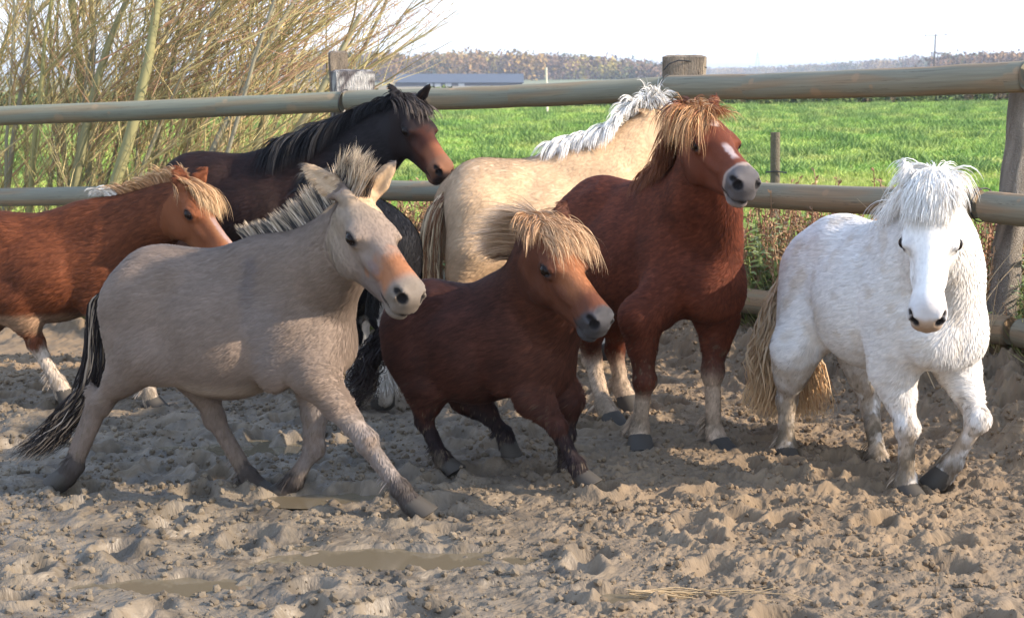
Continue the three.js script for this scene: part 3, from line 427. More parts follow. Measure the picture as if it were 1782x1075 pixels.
function utilityPole(px, D, top, arm, label) {
  const g = new THREE.Group(); g.name = numbered('utility_pole'); g.position.set((px - 891) / 2600 * D, -1.2, -D); scene.add(g); tag(g, label, 'utility pole');
  const m = std({ rgb: [0.10, 0.085, 0.07] }), h = top + 1.2; part('pole', new THREE.CylinderGeometry(0.13, 0.19, h, 10).translate(0, h / 2, 0), m, g);
  part('crossarm', new THREE.BoxGeometry(arm, 0.12, 0.14).rotateZ(0.06).translate(0, h - 0.15, 0.12), m, g);
  for (const s of [-0.45, 0, 0.45]) part('insulator', new THREE.CylinderGeometry(0.06, 0.09, 0.3, 8).translate(s * arm, h + 0.05 + s * arm * 0.06, 0.12), m, g);
}
utilityPole(1617, 290, 1.65 + 63 * 290 / 2600, 4.3, 'nearest utility pole with a wide crossarm, above the top rail at right');
utilityPole(1563, 620, 1.65 + 26 * 620 / 2600, 2.4, 'smaller distant utility pole left of the wide-armed pole');
{ // lattice mast on the horizon
  const T = new Tubes(), D = 2300, x = (1313 - 891) / 2600 * D, H = 1.65 + 34 * D / 2600; for (const [a, b] of [[-1, -1], [1, -1], [1, 1], [-1, 1]]) T.add([V(x + a * 4, -1, -D + b * 4), V(x + a * 0.6, H, -D + b * 0.6)], [0.35, 0.25], 4, [1, 1, 1]);
  for (let k = 0; k < 6; k++) { const t = k / 6, w = lerp(4, 0.6, t), w2 = lerp(4, 0.6, t + 1 / 6), y = lerp(-1, H, t), y2 = lerp(-1, H, t + 1 / 6); T.add([V(x - w, y, -D + w), V(x + w2, y2, -D + w2)], [0.2, 0.2], 4, [1, 1, 1]); T.add([V(x + w, y, -D + w), V(x - w2, y2, -D + w2)], [0.2, 0.2], 4, [1, 1, 1]); }
  for (const k of [0.72, 0.84]) T.add([V(x - 6, H * k, -D), V(x + 6, H * k, -D)], [0.3, 0.3], 4, [1, 1, 1]);
  const m = part('lattice_pylon', T.build(), std({ rgb: [0.25, 0.27, 0.3] }), scene); tag(m, 'faint lattice pylon on the far horizon right of the middle post', 'pylon');
}
// ---------------------------------------------------------------- ponies: a smooth union of muscles on a skeleton, meshed as one skin
class Field {
  constructor(lo, hi, cell) {
    this.lo = lo; this.cell = cell;
    [this.nx, this.ny, this.nz] = [0, 1, 2].map((k) => Math.ceil((hi[k] - lo[k]) / cell) + 1);
    this.f = new Float32Array(this.nx * this.ny * this.nz).fill(9);
  }
  each(lo, hi, fn) {
    const { cell, nx, ny, nz, f } = this, L = this.lo;
    const a = [0, 1, 2].map((k) => Math.max(0, Math.floor((lo[k] - L[k]) / cell))), n = [nx, ny, nz], b = [0, 1, 2].map((k) => Math.min(n[k] - 1, Math.ceil((hi[k] - L[k]) / cell)));
    for (let z = a[2]; z <= b[2]; z++) for (let y = a[1]; y <= b[1]; y++) { let i = (z * ny + y) * nx + a[0]; for (let x = a[0]; x <= b[0]; x++, i++) f[i] = fn(L[0] + x * cell, L[1] + y * cell, L[2] + z * cell, f[i]); }
  }
  static smin(a, b, k) { const h = Math.max(k - Math.abs(a - b), 0) / k; return Math.min(a, b) - h * h * k * 0.25; }
  put(d, k, sub) { return sub ? (x, y, z, o) => -Field.smin(-o, d(x, y, z), k) : (x, y, z, o) => Field.smin(o, d(x, y, z), k); }
  // ellipsoid with its own axes (three orthonormal vectors)
  ell(c, r, k, ax, sub = false) {
    const R = Math.max(...r) + k + 0.03, [X, Y, Z] = ax ?? [[1, 0, 0], [0, 1, 0], [0, 0, 1]];
    const d = (x, y, z) => {
      x -= c[0]; y -= c[1]; z -= c[2];
      const p = (x * X[0] + y * X[1] + z * X[2]) / r[0], q = (x * Y[0] + y * Y[1] + z * Y[2]) / r[1], s = (x * Z[0] + y * Z[1] + z * Z[2]) / r[2];
      const k0 = Math.sqrt(p * p + q * q + s * s), k1 = Math.sqrt((p / r[0]) ** 2 + (q / r[1]) ** 2 + (s / r[2]) ** 2);
      return k1 < 1e-6 ? -Math.min(...r) : k0 * (k0 - 1) / k1;
    };
    this.each(c.map((v) => v - R), c.map((v) => v + R), this.put(d, k, sub));
  }
  // tapered capsule, squashed along the unit vector s by the factor q
  cap(a, b, ra, rb, k, s = [0, 0, 1], q = 1, sub = false) {
    const R = Math.max(ra, rb) + k + 0.03, m = 1 / q - 1;
    let bx = b[0] - a[0], by = b[1] - a[1], bz = b[2] - a[2]; const bs = (bx * s[0] + by * s[1] + bz * s[2]) * m; bx += bs * s[0]; by += bs * s[1]; bz += bs * s[2];
    const bb = bx * bx + by * by + bz * bz, sc = Math.sqrt(q);
    const d = (x, y, z) => {
      x -= a[0]; y -= a[1]; z -= a[2]; const e = (x * s[0] + y * s[1] + z * s[2]) * m; x += e * s[0]; y += e * s[1]; z += e * s[2];
      const t = clamp((x * bx + y * by + z * bz) / bb); x -= bx * t; y -= by * t; z -= bz * t;
      return (Math.sqrt(x * x + y * y + z * z) - (ra + (rb - ra) * t)) * sc;
    };
    this.each(a.map((v, i) => Math.min(v, b[i]) - R), a.map((v, i) => Math.max(v, b[i]) + R), this.put(d, k, sub));
  }
  merge(o, k) { for (let i = 0; i < this.f.length; i++) if (o.f[i] < 5) this.f[i] = Field.smin(this.f[i], o.f[i], k); }
  at(x, y, z) {
    const { cell, nx, ny, f } = this; x = (x - this.lo[0]) / cell; y = (y - this.lo[1]) / cell; z = (z - this.lo[2]) / cell;
    const i = Math.floor(x), j = Math.floor(y), k = Math.floor(z);
    if (i < 0 || j < 0 || k < 0 || i >= nx - 1 || j >= ny - 1 || k >= this.nz - 1) return 9;
    const u = x - i, v = y - j, w = z - k, b = (k * ny + j) * nx + i, s = nx * ny;
    const l = (p) => f[p] * (1 - u) + f[p + 1] * u;
    return (l(b) * (1 - v) + l(b + nx) * v) * (1 - w) + (l(b + s) * (1 - v) + l(b + s + nx) * v) * w;
  }
  push(p, gap) { // moves a point out of the body
    const d = this.at(p.x, p.y, p.z); if (d > gap) return p;
    const e = this.cell * 1.5, g = V(this.at(p.x + e, p.y, p.z) - this.at(p.x - e, p.y, p.z), this.at(p.x, p.y + e, p.z) - this.at(p.x, p.y - e, p.z), this.at(p.x, p.y, p.z + e) - this.at(p.x, p.y, p.z - e));
    const l = g.length(); if (l < 1e-6 || l > 5) return p;
    return p.addScaledVector(g.multiplyScalar(1 / l), gap - d);
  }
  mesh() { // naive surface nets and one light smoothing
    const { nx, ny, nz, f, cell, lo } = this, id = new Int32Array(f.length).fill(-1), pos = [], idx = [], sx = 1, sy = nx, sz = nx * ny, c = [0, sx, sy, sx + sy, sz, sx + sz, sy + sz, sx + sy + sz];
    const E = [[0, 1], [2, 3], [4, 5], [6, 7], [0, 2], [1, 3], [4, 6], [5, 7], [0, 4], [1, 5], [2, 6], [3, 7]];
    for (let z = 0; z < nz - 1; z++) for (let y = 0; y < ny - 1; y++) for (let x = 0; x < nx - 1; x++) {
      const b = x + y * sy + z * sz; let m = 0;
      for (let k = 0; k < 8; k++) if (f[b + c[k]] < 0) m |= 1 << k;
      if (m === 0 || m === 255) continue;
      let px = 0, py = 0, pz = 0, n = 0;
      for (const [p, q] of E) {
        const a = f[b + c[p]], d = f[b + c[q]]; if ((a < 0) === (d < 0)) continue;
        const t = a / (a - d); px += (p & 1) + ((q & 1) - (p & 1)) * t; py += (p >> 1 & 1) + ((q >> 1 & 1) - (p >> 1 & 1)) * t; pz += (p >> 2) + ((q >> 2) - (p >> 2)) * t; n++;
      }
      id[b] = pos.length / 3; pos.push(lo[0] + (x + px / n) * cell, lo[1] + (y + py / n) * cell, lo[2] + (z + pz / n) * cell);
    }
    const quad = (a, b, d, e, flip) => { if (a < 0 || b < 0 || d < 0 || e < 0) return; if (flip) idx.push(a, d, b, a, e, d); else idx.push(a, b, d, a, d, e); };
    for (let z = 1; z < nz - 1; z++) for (let y = 1; y < ny - 1; y++) for (let x = 1; x < nx - 1; x++) {
      const b = x + y * sy + z * sz, s = f[b] < 0;
      if (s !== f[b + sx] < 0) quad(id[b - sy - sz], id[b - sz], id[b], id[b - sy], !s);
      if (s !== f[b + sy] < 0) quad(id[b - sx - sz], id[b - sx], id[b], id[b - sz], !s);
      if (s !== f[b + sz] < 0) quad(id[b - sx - sy], id[b - sy], id[b], id[b - sx], !s);
    }
    const P = new Float32Array(pos), S = new Float32Array(P.length), N = new Uint8Array(P.length / 3);
    for (let i = 0; i < idx.length; i += 3) for (let k = 0; k < 3; k++) { const a = idx[i + k], b = idx[i + (k + 1) % 3]; for (let q = 0; q < 3; q++) S[a * 3 + q] += P[b * 3 + q]; N[a]++; }
    for (let i = 0; i < N.length; i++) for (let q = 0; q < 3; q++) P[i * 3 + q] = P[i * 3 + q] * 0.6 + S[i * 3 + q] / N[i] * 0.4;
    return [P, new Uint32Array(idx)];
  }
}
const add = (a, b, k = 1) => [a[0] + b[0] * k, a[1] + b[1] * k, a[2] + b[2] * k], mid = (a, b, t) => mix3(a, b, t);
const MAT = {
  coat: new THREE.MeshPhysicalMaterial({ vertexColors: true, roughness: 0.75, specularIntensity: 0.3 }),
  hair: new THREE.MeshPhysicalMaterial({ vertexColors: true, roughness: 0.5, specularIntensity: 0.5, side: THREE.DoubleSide }),
  fur: new THREE.MeshPhysicalMaterial({ roughness: 0.65, specularIntensity: 0.3, side: THREE.DoubleSide }),
  eye: new THREE.MeshPhysicalMaterial({ color: new THREE.Color().setRGB(0.012, 0.007, 0.005), roughness: 0.06, specularIntensity: 0.28 }),
};
// a small tuft of coat hairs lying along +y
const TUFT = (() => {
  const r = rng(5), p = [], i = [];
  for (let k = 0; k < 6; k++) {
    const x = (r() - 0.5) * 0.9, y = (r() - 0.5) * 0.7, w = 0.075 + r() * 0.05, l = 0.75 + r() * 0.5, lean = (r() - 0.5) * 0.45, up = 0.1 + r() * 0.22, b = p.length / 3;
    p.push(x - w, y, 0, x + w, y, 0, x + lean * 0.5 - w * 0.7, y + l * 0.55, up * 0.8, x + lean * 0.5 + w * 0.7, y + l * 0.55, up * 0.8, x + lean, y + l, up * 0.95);
    i.push(b, b + 1, b + 2, b + 1, b + 3, b + 2, b + 2, b + 3, b + 4);
  }
  return geo(p, i);
})();

function pony(S) {
  const h = S.h, HD = S.head, L = HD.L, root = new THREE.Group();
  root.name = S.name; root.position.set(S.pos[0], S.y ?? 0, S.pos[1]); root.rotation.y = S.yaw * Math.PI / 180; scene.add(root);
  tag(root, S.label, S.category ?? 'pony');
  const H = (a, b, c) => [0, 1, 2].map((k) => HD.p[k] + L * (a * HD.h[k] + b * HD.n[k] + c * HD.c[k]));
  const toHead = (x, y, z) => { x -= HD.p[0]; y -= HD.p[1]; z -= HD.p[2]; return [HD.h, HD.n, HD.c].map((v) => (x * v[0] + y * v[1] + z * v[2]) / L); };
  const hax = [HD.h, HD.n, HD.c];
  // bounds
  const all = [[-0.66 * h, 0, -0.34 * h], [0.6 * h, 1.1 * h, 0.34 * h], H(-0.3, 0.75, 0.5), H(-0.3, 0.75, -0.5), H(1.15, 0.2, 0.3), H(1.15, -0.5, -0.3), H(0.3, -0.7, 0.3), H(0, 0, 0)];
  for (const e of S.ears ?? []) all.push(e.tip);
  for (const k of ['fr', 'fl', 'hr', 'hl']) all.push(...S[k]);
  const lo = [0, 1, 2].map((k) => Math.min(...all.map((p) => p[k])) - 0.06), hi = [0, 1, 2].map((k) => Math.max(...all.map((p) => p[k])) + 0.06);
  const B = new Field(lo, hi, S.cell), Q = new Field(lo, hi, S.cell);
  const w = S.wide ?? 1, bl = S.belly ?? 0, ln = S.long ?? 1;
  const T = (x, y, z) => [x * h * ln, y * h, z * h * w];
  const tilt = (deg) => { const c = Math.cos(deg * Math.PI / 180), s = Math.sin(deg * Math.PI / 180); return [[c, s, 0], [-s, c, 0], [0, 0, 1]]; };
  const E = (c, r, k, ax) => B.ell(T(...c), [r[0] * h * ln, r[1] * h, r[2] * h * w], k * h, ax);
  // trunk
  E([-0.02, 0.71 - bl / 2, 0], [0.41, 0.235 + bl / 2, 0.24], 0.05, tilt(2));
  E([-0.03, 0.665 - bl, 0], [0.25, 0.21, 0.22], 0.08, tilt(2));
  E([-0.33, 0.81, 0], [0.20, 0.170, 0.175], 0.08, tilt(16));
  E([-0.06, 0.90, 0], [0.30, 0.07, 0.09], 0.09);
  const cs = S.chest ?? 1; E([0.27, 0.75 - 0.05 * (cs - 1), 0], [0.19 * cs, 0.24 * cs, 0.17 * cs], 0.08, tilt(12));
  E([0.18, 0.92, 0], [0.17, 0.075, 0.07], 0.11, tilt(-6));
  E([0.40, 0.66 - 0.06 * (cs - 1), 0], [0.125 * cs, 0.17 * cs, 0.145 * cs], 0.07, tilt(18));
  for (const s of [-1, 1]) {
    E([-0.385, 0.68, 0.10 * s], [0.135, 0.195, 0.10], 0.06, tilt(14));
    E([-0.27, 0.58, 0.135 * s], [0.10, 0.13, 0.08], 0.05, tilt(34));
    E([-0.21, 0.88, 0.115 * s], [0.07, 0.05, 0.045], 0.06, tilt(-20));
    E([0.27, 0.72, 0.125 * s], [0.09, 0.21, 0.08], 0.045, tilt(-24));
    E([0.26, 0.56, 0.14 * s], [0.085, 0.11, 0.065], 0.045, tilt(-12));
    E([0.44, 0.62, 0.085 * s], [0.07, 0.10, 0.07], 0.045, tilt(10));
    B.ell(T(-0.205, 0.68, 0.275 * s), [0.05 * h, 0.12 * h, 0.035 * h], 0.06 * h, tilt(24), true);
    B.cap(T(0.15, 0.84, 0.235 * s), T(0.165, 0.56, 0.262 * s), 0.012 * h, 0.016 * h, 0.05 * h, [0, 0, 1], 1, true);
  }
  B.cap(T(0.56, 0.70, 0), T(0.525, 0.50, 0), 0.008 * h, 0.012 * h, 0.035 * h, [0, 0, 1], 1, true);
  // legs
  const lt = (S.leg ?? 1) * h, side = { fr: 1, hr: 1, fl: -1, hl: -1 };
  for (const k of ['fr', 'fl']) {
    const [e, kn, f, c, t] = S[k], top = T(0.33, 0.66, 0.105 * side[k]);
    B.cap(top, e, 0.10 * lt, 0.080 * lt, 0.06 * h, [0, 0, 1], 0.85);
    B.cap(e, mid(e, kn, 0.45), 0.080 * lt, 0.057 * lt, 0.05 * h);
    B.cap(mid(e, kn, 0.4), kn, 0.058 * lt, 0.038 * lt, 0.02 * h);
    B.ell(kn, [0.043 * lt, 0.050 * lt, 0.043 * lt], 0.025 * h);
    B.cap(kn, f, 0.032 * lt, 0.029 * lt, 0.02 * h);
    B.cap(add(kn, [-0.026 * lt, -0.02 * lt, 0]), add(f, [-0.024 * lt, 0.01 * lt, 0]), 0.016 * lt, 0.018 * lt, 0.008 * h);
    B.ell(f, [0.041 * lt, 0.041 * lt, 0.038 * lt], 0.018 * h);
    B.ell(add(kn, [0.012 * lt, 0.004 * lt, 0]), [0.036 * lt, 0.042 * lt, 0.045 * lt], 0.012 * h);
    B.cap(f, c, 0.034 * lt, 0.038 * lt, 0.015 * h);
    B.cap(c, mid(c, t, 0.25), 0.040 * lt, 0.043 * lt, 0.015 * h);
  }
  for (const k of ['hr', 'hl']) {
    const [st, hk, f, c, t] = S[k], hip = T(-0.36, 0.74, 0.10 * side[k]), low = T(-0.38, 0.60, 0.11 * side[k]);
    B.cap(hip, st, 0.145 * lt, 0.100 * lt, 0.08 * h, [0, 0, 1], 0.8);
    B.cap(low, mid(st, hk, 0.45), 0.115 * lt, 0.065 * lt, 0.06 * h, [0, 0, 1], 0.85);
    B.cap(st, mid(st, hk, 0.5), 0.095 * lt, 0.060 * lt, 0.05 * h);
    B.cap(mid(st, hk, 0.4), hk, 0.064 * lt, 0.038 * lt, 0.03 * h);
    B.ell(hk, [0.048 * lt, 0.054 * lt, 0.039 * lt], 0.025 * h);
    B.cap(hk, f, 0.036 * lt, 0.031 * lt, 0.02 * h);
    B.cap(add(hk, [-0.030 * lt, 0.035 * lt, 0]), add(f, [-0.026 * lt, 0.01 * lt, 0]), 0.018 * lt, 0.018 * lt, 0.010 * h);
    B.ell(add(hk, [-0.036 * lt, 0.045 * lt, 0]), [0.022 * lt, 0.034 * lt, 0.024 * lt], 0.016 * h);
    B.ell(f, [0.042 * lt, 0.042 * lt, 0.039 * lt], 0.018 * h);
    B.cap(f, c, 0.035 * lt, 0.039 * lt, 0.015 * h);
    B.cap(c, mid(c, t, 0.25), 0.041 * lt, 0.044 * lt, 0.015 * h);
  }
  // neck
  const n0 = T(0.27, 0.74, 0), n1 = T(0.34, 0.84, 0), nE = H(0.10, -0.22, 0), nk = S.neck ?? 1;
  const cv = (t) => { const m = S.neckMid ?? add(mid(n1, nE, 0.5), [0.03 * h, 0.02 * h, 0]); return [0, 1, 2].map((q) => (1 - t) ** 2 * n1[q] + 2 * t * (1 - t) * (2 * m[q] - (n1[q] + nE[q]) / 2) + t * t * nE[q]); };
  const sideAt = (t) => { const v = V(HD.c[0] * t, HD.c[1] * t, (1 - t) + HD.c[2] * t).normalize(); return [v.x, v.y, v.z]; };
  B.cap(n0, n1, 0.22 * h * nk, 0.205 * h * nk, 0.10 * h, [0, 0, 1], 0.72 * w);
  const nr = (t) => lerp(0.205 * h * nk, 0.21 * L * nk, Math.pow(Math.max(0, t), 0.75));
  for (let k = 0; k < 6; k++) { const a = k / 6, b = (k + 1) / 6; B.cap(cv(a), cv(b), nr(a), nr(b), 0.05 * h, sideAt((a + b) / 2), 0.62); }
  B.cap(T(0.16, 0.93, 0), cv(0.35), 0.07 * h, 0.07 * h, 0.12 * h);
  // head, in head lengths: along, dorsal, lateral
  const HE = (c, r, k) => Q.ell(H(...c), r.map((v) => v * L), k * L, hax), HC = (a, b, ra, rb, k, q) => Q.cap(H(...a), H(...b), ra * L, rb * L, k * L, HD.c, q);
  HE([0.15, -0.14, 0], [0.20, 0.15, 0.165], 0.05);
  HE([0.30, -0.09, 0], [0.20, 0.085, 0.15], 0.08);
  HC([0.30, -0.125, 0], [0.86, -0.135, 0], 0.115, 0.096, 0.07, 0.98);
  for (const s of [-1, 1]) {
    HE([0.26, -0.31, 0.082 * s], [0.195, 0.20, 0.072], 0.045);
    HE([0.35, -0.115, 0.135 * s], [0.105, 0.075, 0.06], 0.05);
    HE([0.50, -0.195, 0.098 * s], [0.18, 0.038, 0.034], 0.045);
    HE([0.925, -0.138, 0.082 * s], [0.075, 0.062, 0.052], 0.04);
  }
  HC([0.36, -0.30, 0], [0.76, -0.25, 0], 0.138, 0.108, 0.08, 0.76);
  HC([0.30, -0.44, 0], [0.80, -0.305, 0], 0.060, 0.050, 0.06, 0.95);
  HE([0.845, -0.190, 0], [0.135, 0.132, 0.122], 0.06);
  HE([0.935, -0.250, 0], [0.062, 0.070, 0.108], 0.035);
  HE([0.960, -0.170, 0], [0.045, 0.060, 0.085], 0.04);
  HE([0.870, -0.338, 0], [0.092, 0.042, 0.082], 0.025);
  for (const s of [-1, 1]) {
    Q.ell(H(0.985, -0.145, 0.088 * s), [0.046 * L, 0.040 * L, 0.034 * L], 0.015 * L, hax, true);
    Q.ell(H(0.945, -0.112, 0.118 * s), [0.044 * L, 0.021 * L, 0.024 * L], 0.02 * L, hax, true);
    Q.cap(H(1.0, -0.300, 0.02 * s), H(0.76, -0.268, 0.135 * s), 0.015 * L, 0.013 * L, 0.012 * L, HD.c, 1, true);
    Q.cap(H(0.50, -0.285, 0.160 * s), H(0.76, -0.215, 0.148 * s), 0.020 * L, 0.018 * L, 0.05 * L, HD.c, 1, true);
    Q.cap(H(0.46, -0.105, 0.165 * s), H(0.70, -0.105, 0.14 * s), 0.018 * L, 0.012 * L, 0.05 * L, HD.c, 1, true);
    Q.ell(H(0.362, -0.125, 0.205 * s), [0.045 * L, 0.032 * L, 0.03 * L], 0.03 * L, hax, true);
    Q.cap(H(0.30, -0.095, 0.182 * s), H(0.41, -0.082, 0.178 * s), 0.020 * L, 0.018 * L, 0.02 * L);
    Q.cap(H(0.32, -0.165, 0.176 * s), H(0.41, -0.158, 0.174 * s), 0.012 * L, 0.012 * L, 0.02 * L);
  }
  if (S.quiff) HE([0.02, 0.02, 0], S.quiff, 0.05);
  for (const e of S.ears ?? []) {
    const b = H(0.04, -0.01, 0.105 * e.s), t = e.tip, d = V(t[0] - b[0], t[1] - b[1], t[2] - b[2]), len = d.length(); d.normalize();
    const o = V(...e.open).addScaledVector(d, -V(...e.open).dot(d)).normalize(), x = V().crossVectors(d, o);
    const wd = e.w * L, P = (f, k) => [b[0] + d.x * len * f + o.x * k, b[1] + d.y * len * f + o.y * k, b[2] + d.z * len * f + o.z * k];
    Q.cap(P(-0.05, 0), P(0.36, -0.1 * wd), wd * 0.72, wd, 0.02, [o.x, o.y, o.z], 0.75);
    Q.cap(P(0.34, -0.1 * wd), P(0.72, -0.05 * wd), wd, wd * 0.62, 0.006, [o.x, o.y, o.z], 0.7);
    Q.cap(P(0.72, -0.05 * wd), P(1.0, 0), wd * 0.62, wd * 0.08, 0.004, [o.x, o.y, o.z], 0.7);
    Q.cap(P(0.22, wd * 0.75), P(0.84, wd * 0.40), wd * 0.74, wd * 0.15, 0.008, [o.x, o.y, o.z], 0.9, true);
    void x;
  }
  Q.cap(nE, cv(0.75), 0.20 * L * nk, nr(0.75) * 0.98, 0.07 * L, sideAt(0.9), 0.62);
  B.merge(Q, 0.022 * h);
  const [P, I] = B.mesh(), C = new Float32Array(P.length);
  const paint = (x, y, z) => {
    const hc = toHead(x, y, z), isHead = hc[0] > 0.02 && hc[0] < 1.2 && Math.abs(hc[2]) < 0.3 && hc[1] > -0.6 && hc[1] < 0.2 && Q.at(x, y, z) < 0.015;
    let c = S.colour(x / h, y / h, z / h, isHead ? hc : null, x, y, z);
    if (isHead) {
      const [a, b, l] = hc, al = Math.abs(l), skin = S.skin ?? [0.02, 0.018, 0.018];
      const nos = Math.min(Math.hypot((a - 0.985) / 0.046, (b + 0.145) / 0.040, (al - 0.088) / 0.034), Math.hypot((a - 0.945) / 0.044, (b + 0.112) / 0.021, (al - 0.118) / 0.024));
      c = mix3(c, [0.012, 0.01, 0.01], ss(1.35, 0.95, nos));
      const eye = Math.hypot((a - 0.362) / 0.066, (b + 0.124) / 0.046, (al - 0.185) / 0.08);
      c = mix3(c, skin, ss(1.2, 0.85, eye));
      const mt = clamp((1.0 - a) / 0.24), mo = Math.hypot(b + lerp(0.300, 0.268, mt), (al - lerp(0.02, 0.135, mt)) * 0.5, a < 0.76 ? a - 0.76 : 0);
      c = mix3(c, skin, ss(0.026, 0.014, mo) * 0.92);
    }
    return c;
  };
  for (let i = 0; i < P.length; i += 3) { const c = paint(P[i], P[i + 1], P[i + 2]); C[i] = c[0]; C[i + 1] = c[1]; C[i + 2] = c[2]; }
  const g = geo(P, I, C);
  part('body', g, MAT.coat, root);
  // coat hair on the skin
  const r = rng(S.seed), N = g.attributes.normal.array, nt = I.length / 3, cum = new Float32Array(nt); let sum = 0;
  for (let t = 0; t < nt; t++) {
    const a = I[t * 3] * 3, b = I[t * 3 + 1] * 3, c = I[t * 3 + 2] * 3;
    const ux = P[b] - P[a], uy = P[b + 1] - P[a + 1], uz = P[b + 2] - P[a + 2], vx = P[c] - P[a], vy = P[c + 1] - P[a + 1], vz = P[c + 2] - P[a + 2];
    cum[t] = sum += Math.hypot(uy * vz - uz * vy, uz * vx - ux * vz, ux * vy - uy * vx);
  }
  const count = Math.round(S.hairs * 1.75), fur = new THREE.InstancedMesh(TUFT, MAT.fur, count), M = new THREE.Matrix4(), X = V(), Y = V(), Z = V(), K = new THREE.Color();
  for (let q = 0; q < count; q++) {
    const x = r() * sum; let a = 0, b = nt - 1; while (a < b) { const m = (a + b) >> 1; if (cum[m] < x) a = m + 1; else b = m; }
    let u = r(), v = r(); if (u + v > 1) { u = 1 - u; v = 1 - v; }
    const i = I[a * 3] * 3, j = I[a * 3 + 1] * 3, k = I[a * 3 + 2] * 3, W = 1 - u - v;
    const px = P[i] * W + P[j] * u + P[k] * v, py = P[i + 1] * W + P[j + 1] * u + P[k + 1] * v, pz = P[i + 2] * W + P[j + 2] * u + P[k + 2] * v;
    Z.set(N[i] + N[j] + N[k], N[i + 1] + N[j + 1] + N[k + 1], N[i + 2] + N[j + 2] + N[k + 2]).normalize();
    const hc = toHead(px, py, pz), qd = Q.at(px, py, pz), head = qd < 0.02 && hc[0] > 0;
    let len = (S.coat ?? 0.022) * 0.9 * (0.7 + 0.6 * r());
    if (head) {
      Y.set(HD.h[0] * 0.8 - HD.n[0] * 0.4, HD.h[1] * 0.8 - HD.n[1] * 0.4, HD.h[2] * 0.8 - HD.n[2] * 0.4);
      len *= hc[0] > 0.75 ? 0.2 : hc[1] < -0.36 ? 0.7 : 0.34;
      const al = Math.abs(hc[2]);
      if (Math.hypot((hc[0] - 0.36) / 0.07, (hc[1] + 0.12) / 0.055) < 1 && al > 0.1) len = 0;
      if (hc[0] > 0.86 && Math.hypot(hc[0] - 0.965, hc[1] + 0.13) < 0.065 && al > 0.045) len = 0;
      if (hc[0] > 0.75 && Math.abs(hc[1] + 0.285) < 0.026) len = 0;
    } else if (py < 0.36 * h) { Y.set(-0.25, -1, 0); len *= 0.65; }
    else Y.set(-1, -0.45 - 0.3 * n3(px * 3, py * 3, pz * 3), 0.25 * n3(px * 4 + 9, py * 4, pz * 4));
    Y.x += (r() - 0.5) * 0.35; Y.y += (r() - 0.5) * 0.35; Y.z += (r() - 0.5) * 0.35;
    Y.addScaledVector(Z, -Y.dot(Z)).normalize(); X.crossVectors(Y, Z);
    const wd = Math.min(len, 0.016) * (head ? 0.6 : 0.72), up = len * (head ? 0.35 : 0.75);
    M.set(X.x * wd, Y.x * len, Z.x * up, px, X.y * wd, Y.y * len, Z.y * up, py, X.z * wd, Y.z * len, Z.z * up, pz, 0, 0, 0, 1);
    fur.setMatrixAt(q, M);
    const c = paint(px, py, pz), tn = head ? 0.93 + 0.14 * r() : (S.rough ? 0.72 + 0.62 * r() : 0.87 + 0.24 * r()) * (1 + (S.rough ? 0.3 : 0.09) * n3(px * 9 + py * 22, py * 40 - px * 18, pz * 30));
    fur.setColorAt(q, K.setRGB(c[0] * tn, c[1] * tn, c[2] * tn));
  }
  fur.name = 'coat_hair'; fur.userData.kind = 'stuff'; root.add(fur);
  // hooves
  for (const k of ['fr', 'fl', 'hr', 'hl']) {
    const c = V(...S[k][3]), t = V(...S[k][4]), fw = V().subVectors(t, c), fl = V(fw.x, 0, fw.z); if (fl.length() < 0.01) fl.set(1, 0, 0); fl.normalize();
    const up = V().crossVectors(V().crossVectors(fl, V(0, 1, 0)), fl).normalize();
    const ax = fw.clone().addScaledVector(fl, -fw.dot(fl) * 0.35).normalize(); // hoof axis, from coronet to sole
    const o = V().crossVectors(ax, fl).normalize(), f2 = V().crossVectors(o, ax).normalize();
    const hgt = 0.075 * h, pos = [], idx = [], nsd = 18, rows = [[-0.12, 0.9], [0.0, 1.02], [0.5, 1.14], [0.93, 1.26], [1.0, 1.22], [1.0, 0.0]];
    rows.forEach(([y, rr]) => { for (let q = 0; q < nsd; q++) { const th = q / nsd * 2 * Math.PI, cf = Math.cos(th), sf = Math.sin(th), R = 0.047 * lt * rr; const fx = cf * R * (cf > 0 ? 1.0 : 0.8) + y * hgt * 0.30; pos.push(c.x + ax.x * y * hgt + f2.x * fx + o.x * sf * R, c.y + ax.y * y * hgt + f2.y * fx + o.y * sf * R, c.z + ax.z * y * hgt + f2.z * fx + o.z * sf * R); } });
    for (let a = 0; a < rows.length - 1; a++) for (let q = 0; q < nsd; q++) { const b = (q + 1) % nsd, p = a * nsd; idx.push(p + q, p + b, p + nsd + q, p + b, p + nsd + b, p + nsd + q); }
    part('hoof', geo(pos, idx), S.hoof, root); void up;
  }
  // eyes
  for (const s of [-1, 1]) { const e = new THREE.SphereGeometry(0.050 * L, 20, 14); e.scale(1, 0.84, 0.9); e.applyMatrix4(new THREE.Matrix4().makeBasis(V(...HD.h), V(...HD.n), V(...HD.c)).setPosition(...H(0.362, -0.122, 0.174 * s))); part('eye', e, MAT.eye, root); }
  // mane, forelock, tail
  const strand = (out, p0, dir, len, grav, wd, col, tip, seg = 9, curl = 0.2, gap = 0.006, k0 = null) => {
    const p = B.push(V(...p0), 0.002), d = V(...dir).normalize(), pts = [p.clone()], st = len / seg, k1 = k0 ?? r() * 900, nr2 = V(r() - 0.5, r() - 0.5, r() - 0.5).normalize();
    for (let k = 0; k < seg; k++) {
      d.y -= grav * (k + 0.6) / seg; d.x += curl * n2(k1, k * 0.5) * 0.4; d.z += curl * n2(k1 + 40, k * 0.5) * 0.4; d.y += curl * n2(k1 + 80, k * 0.5) * 0.2; d.normalize();
      p.addScaledVector(d, st); if (p.y > 0.01) B.push(p, gap + r() * 0.008); pts.push(p.clone());
    }
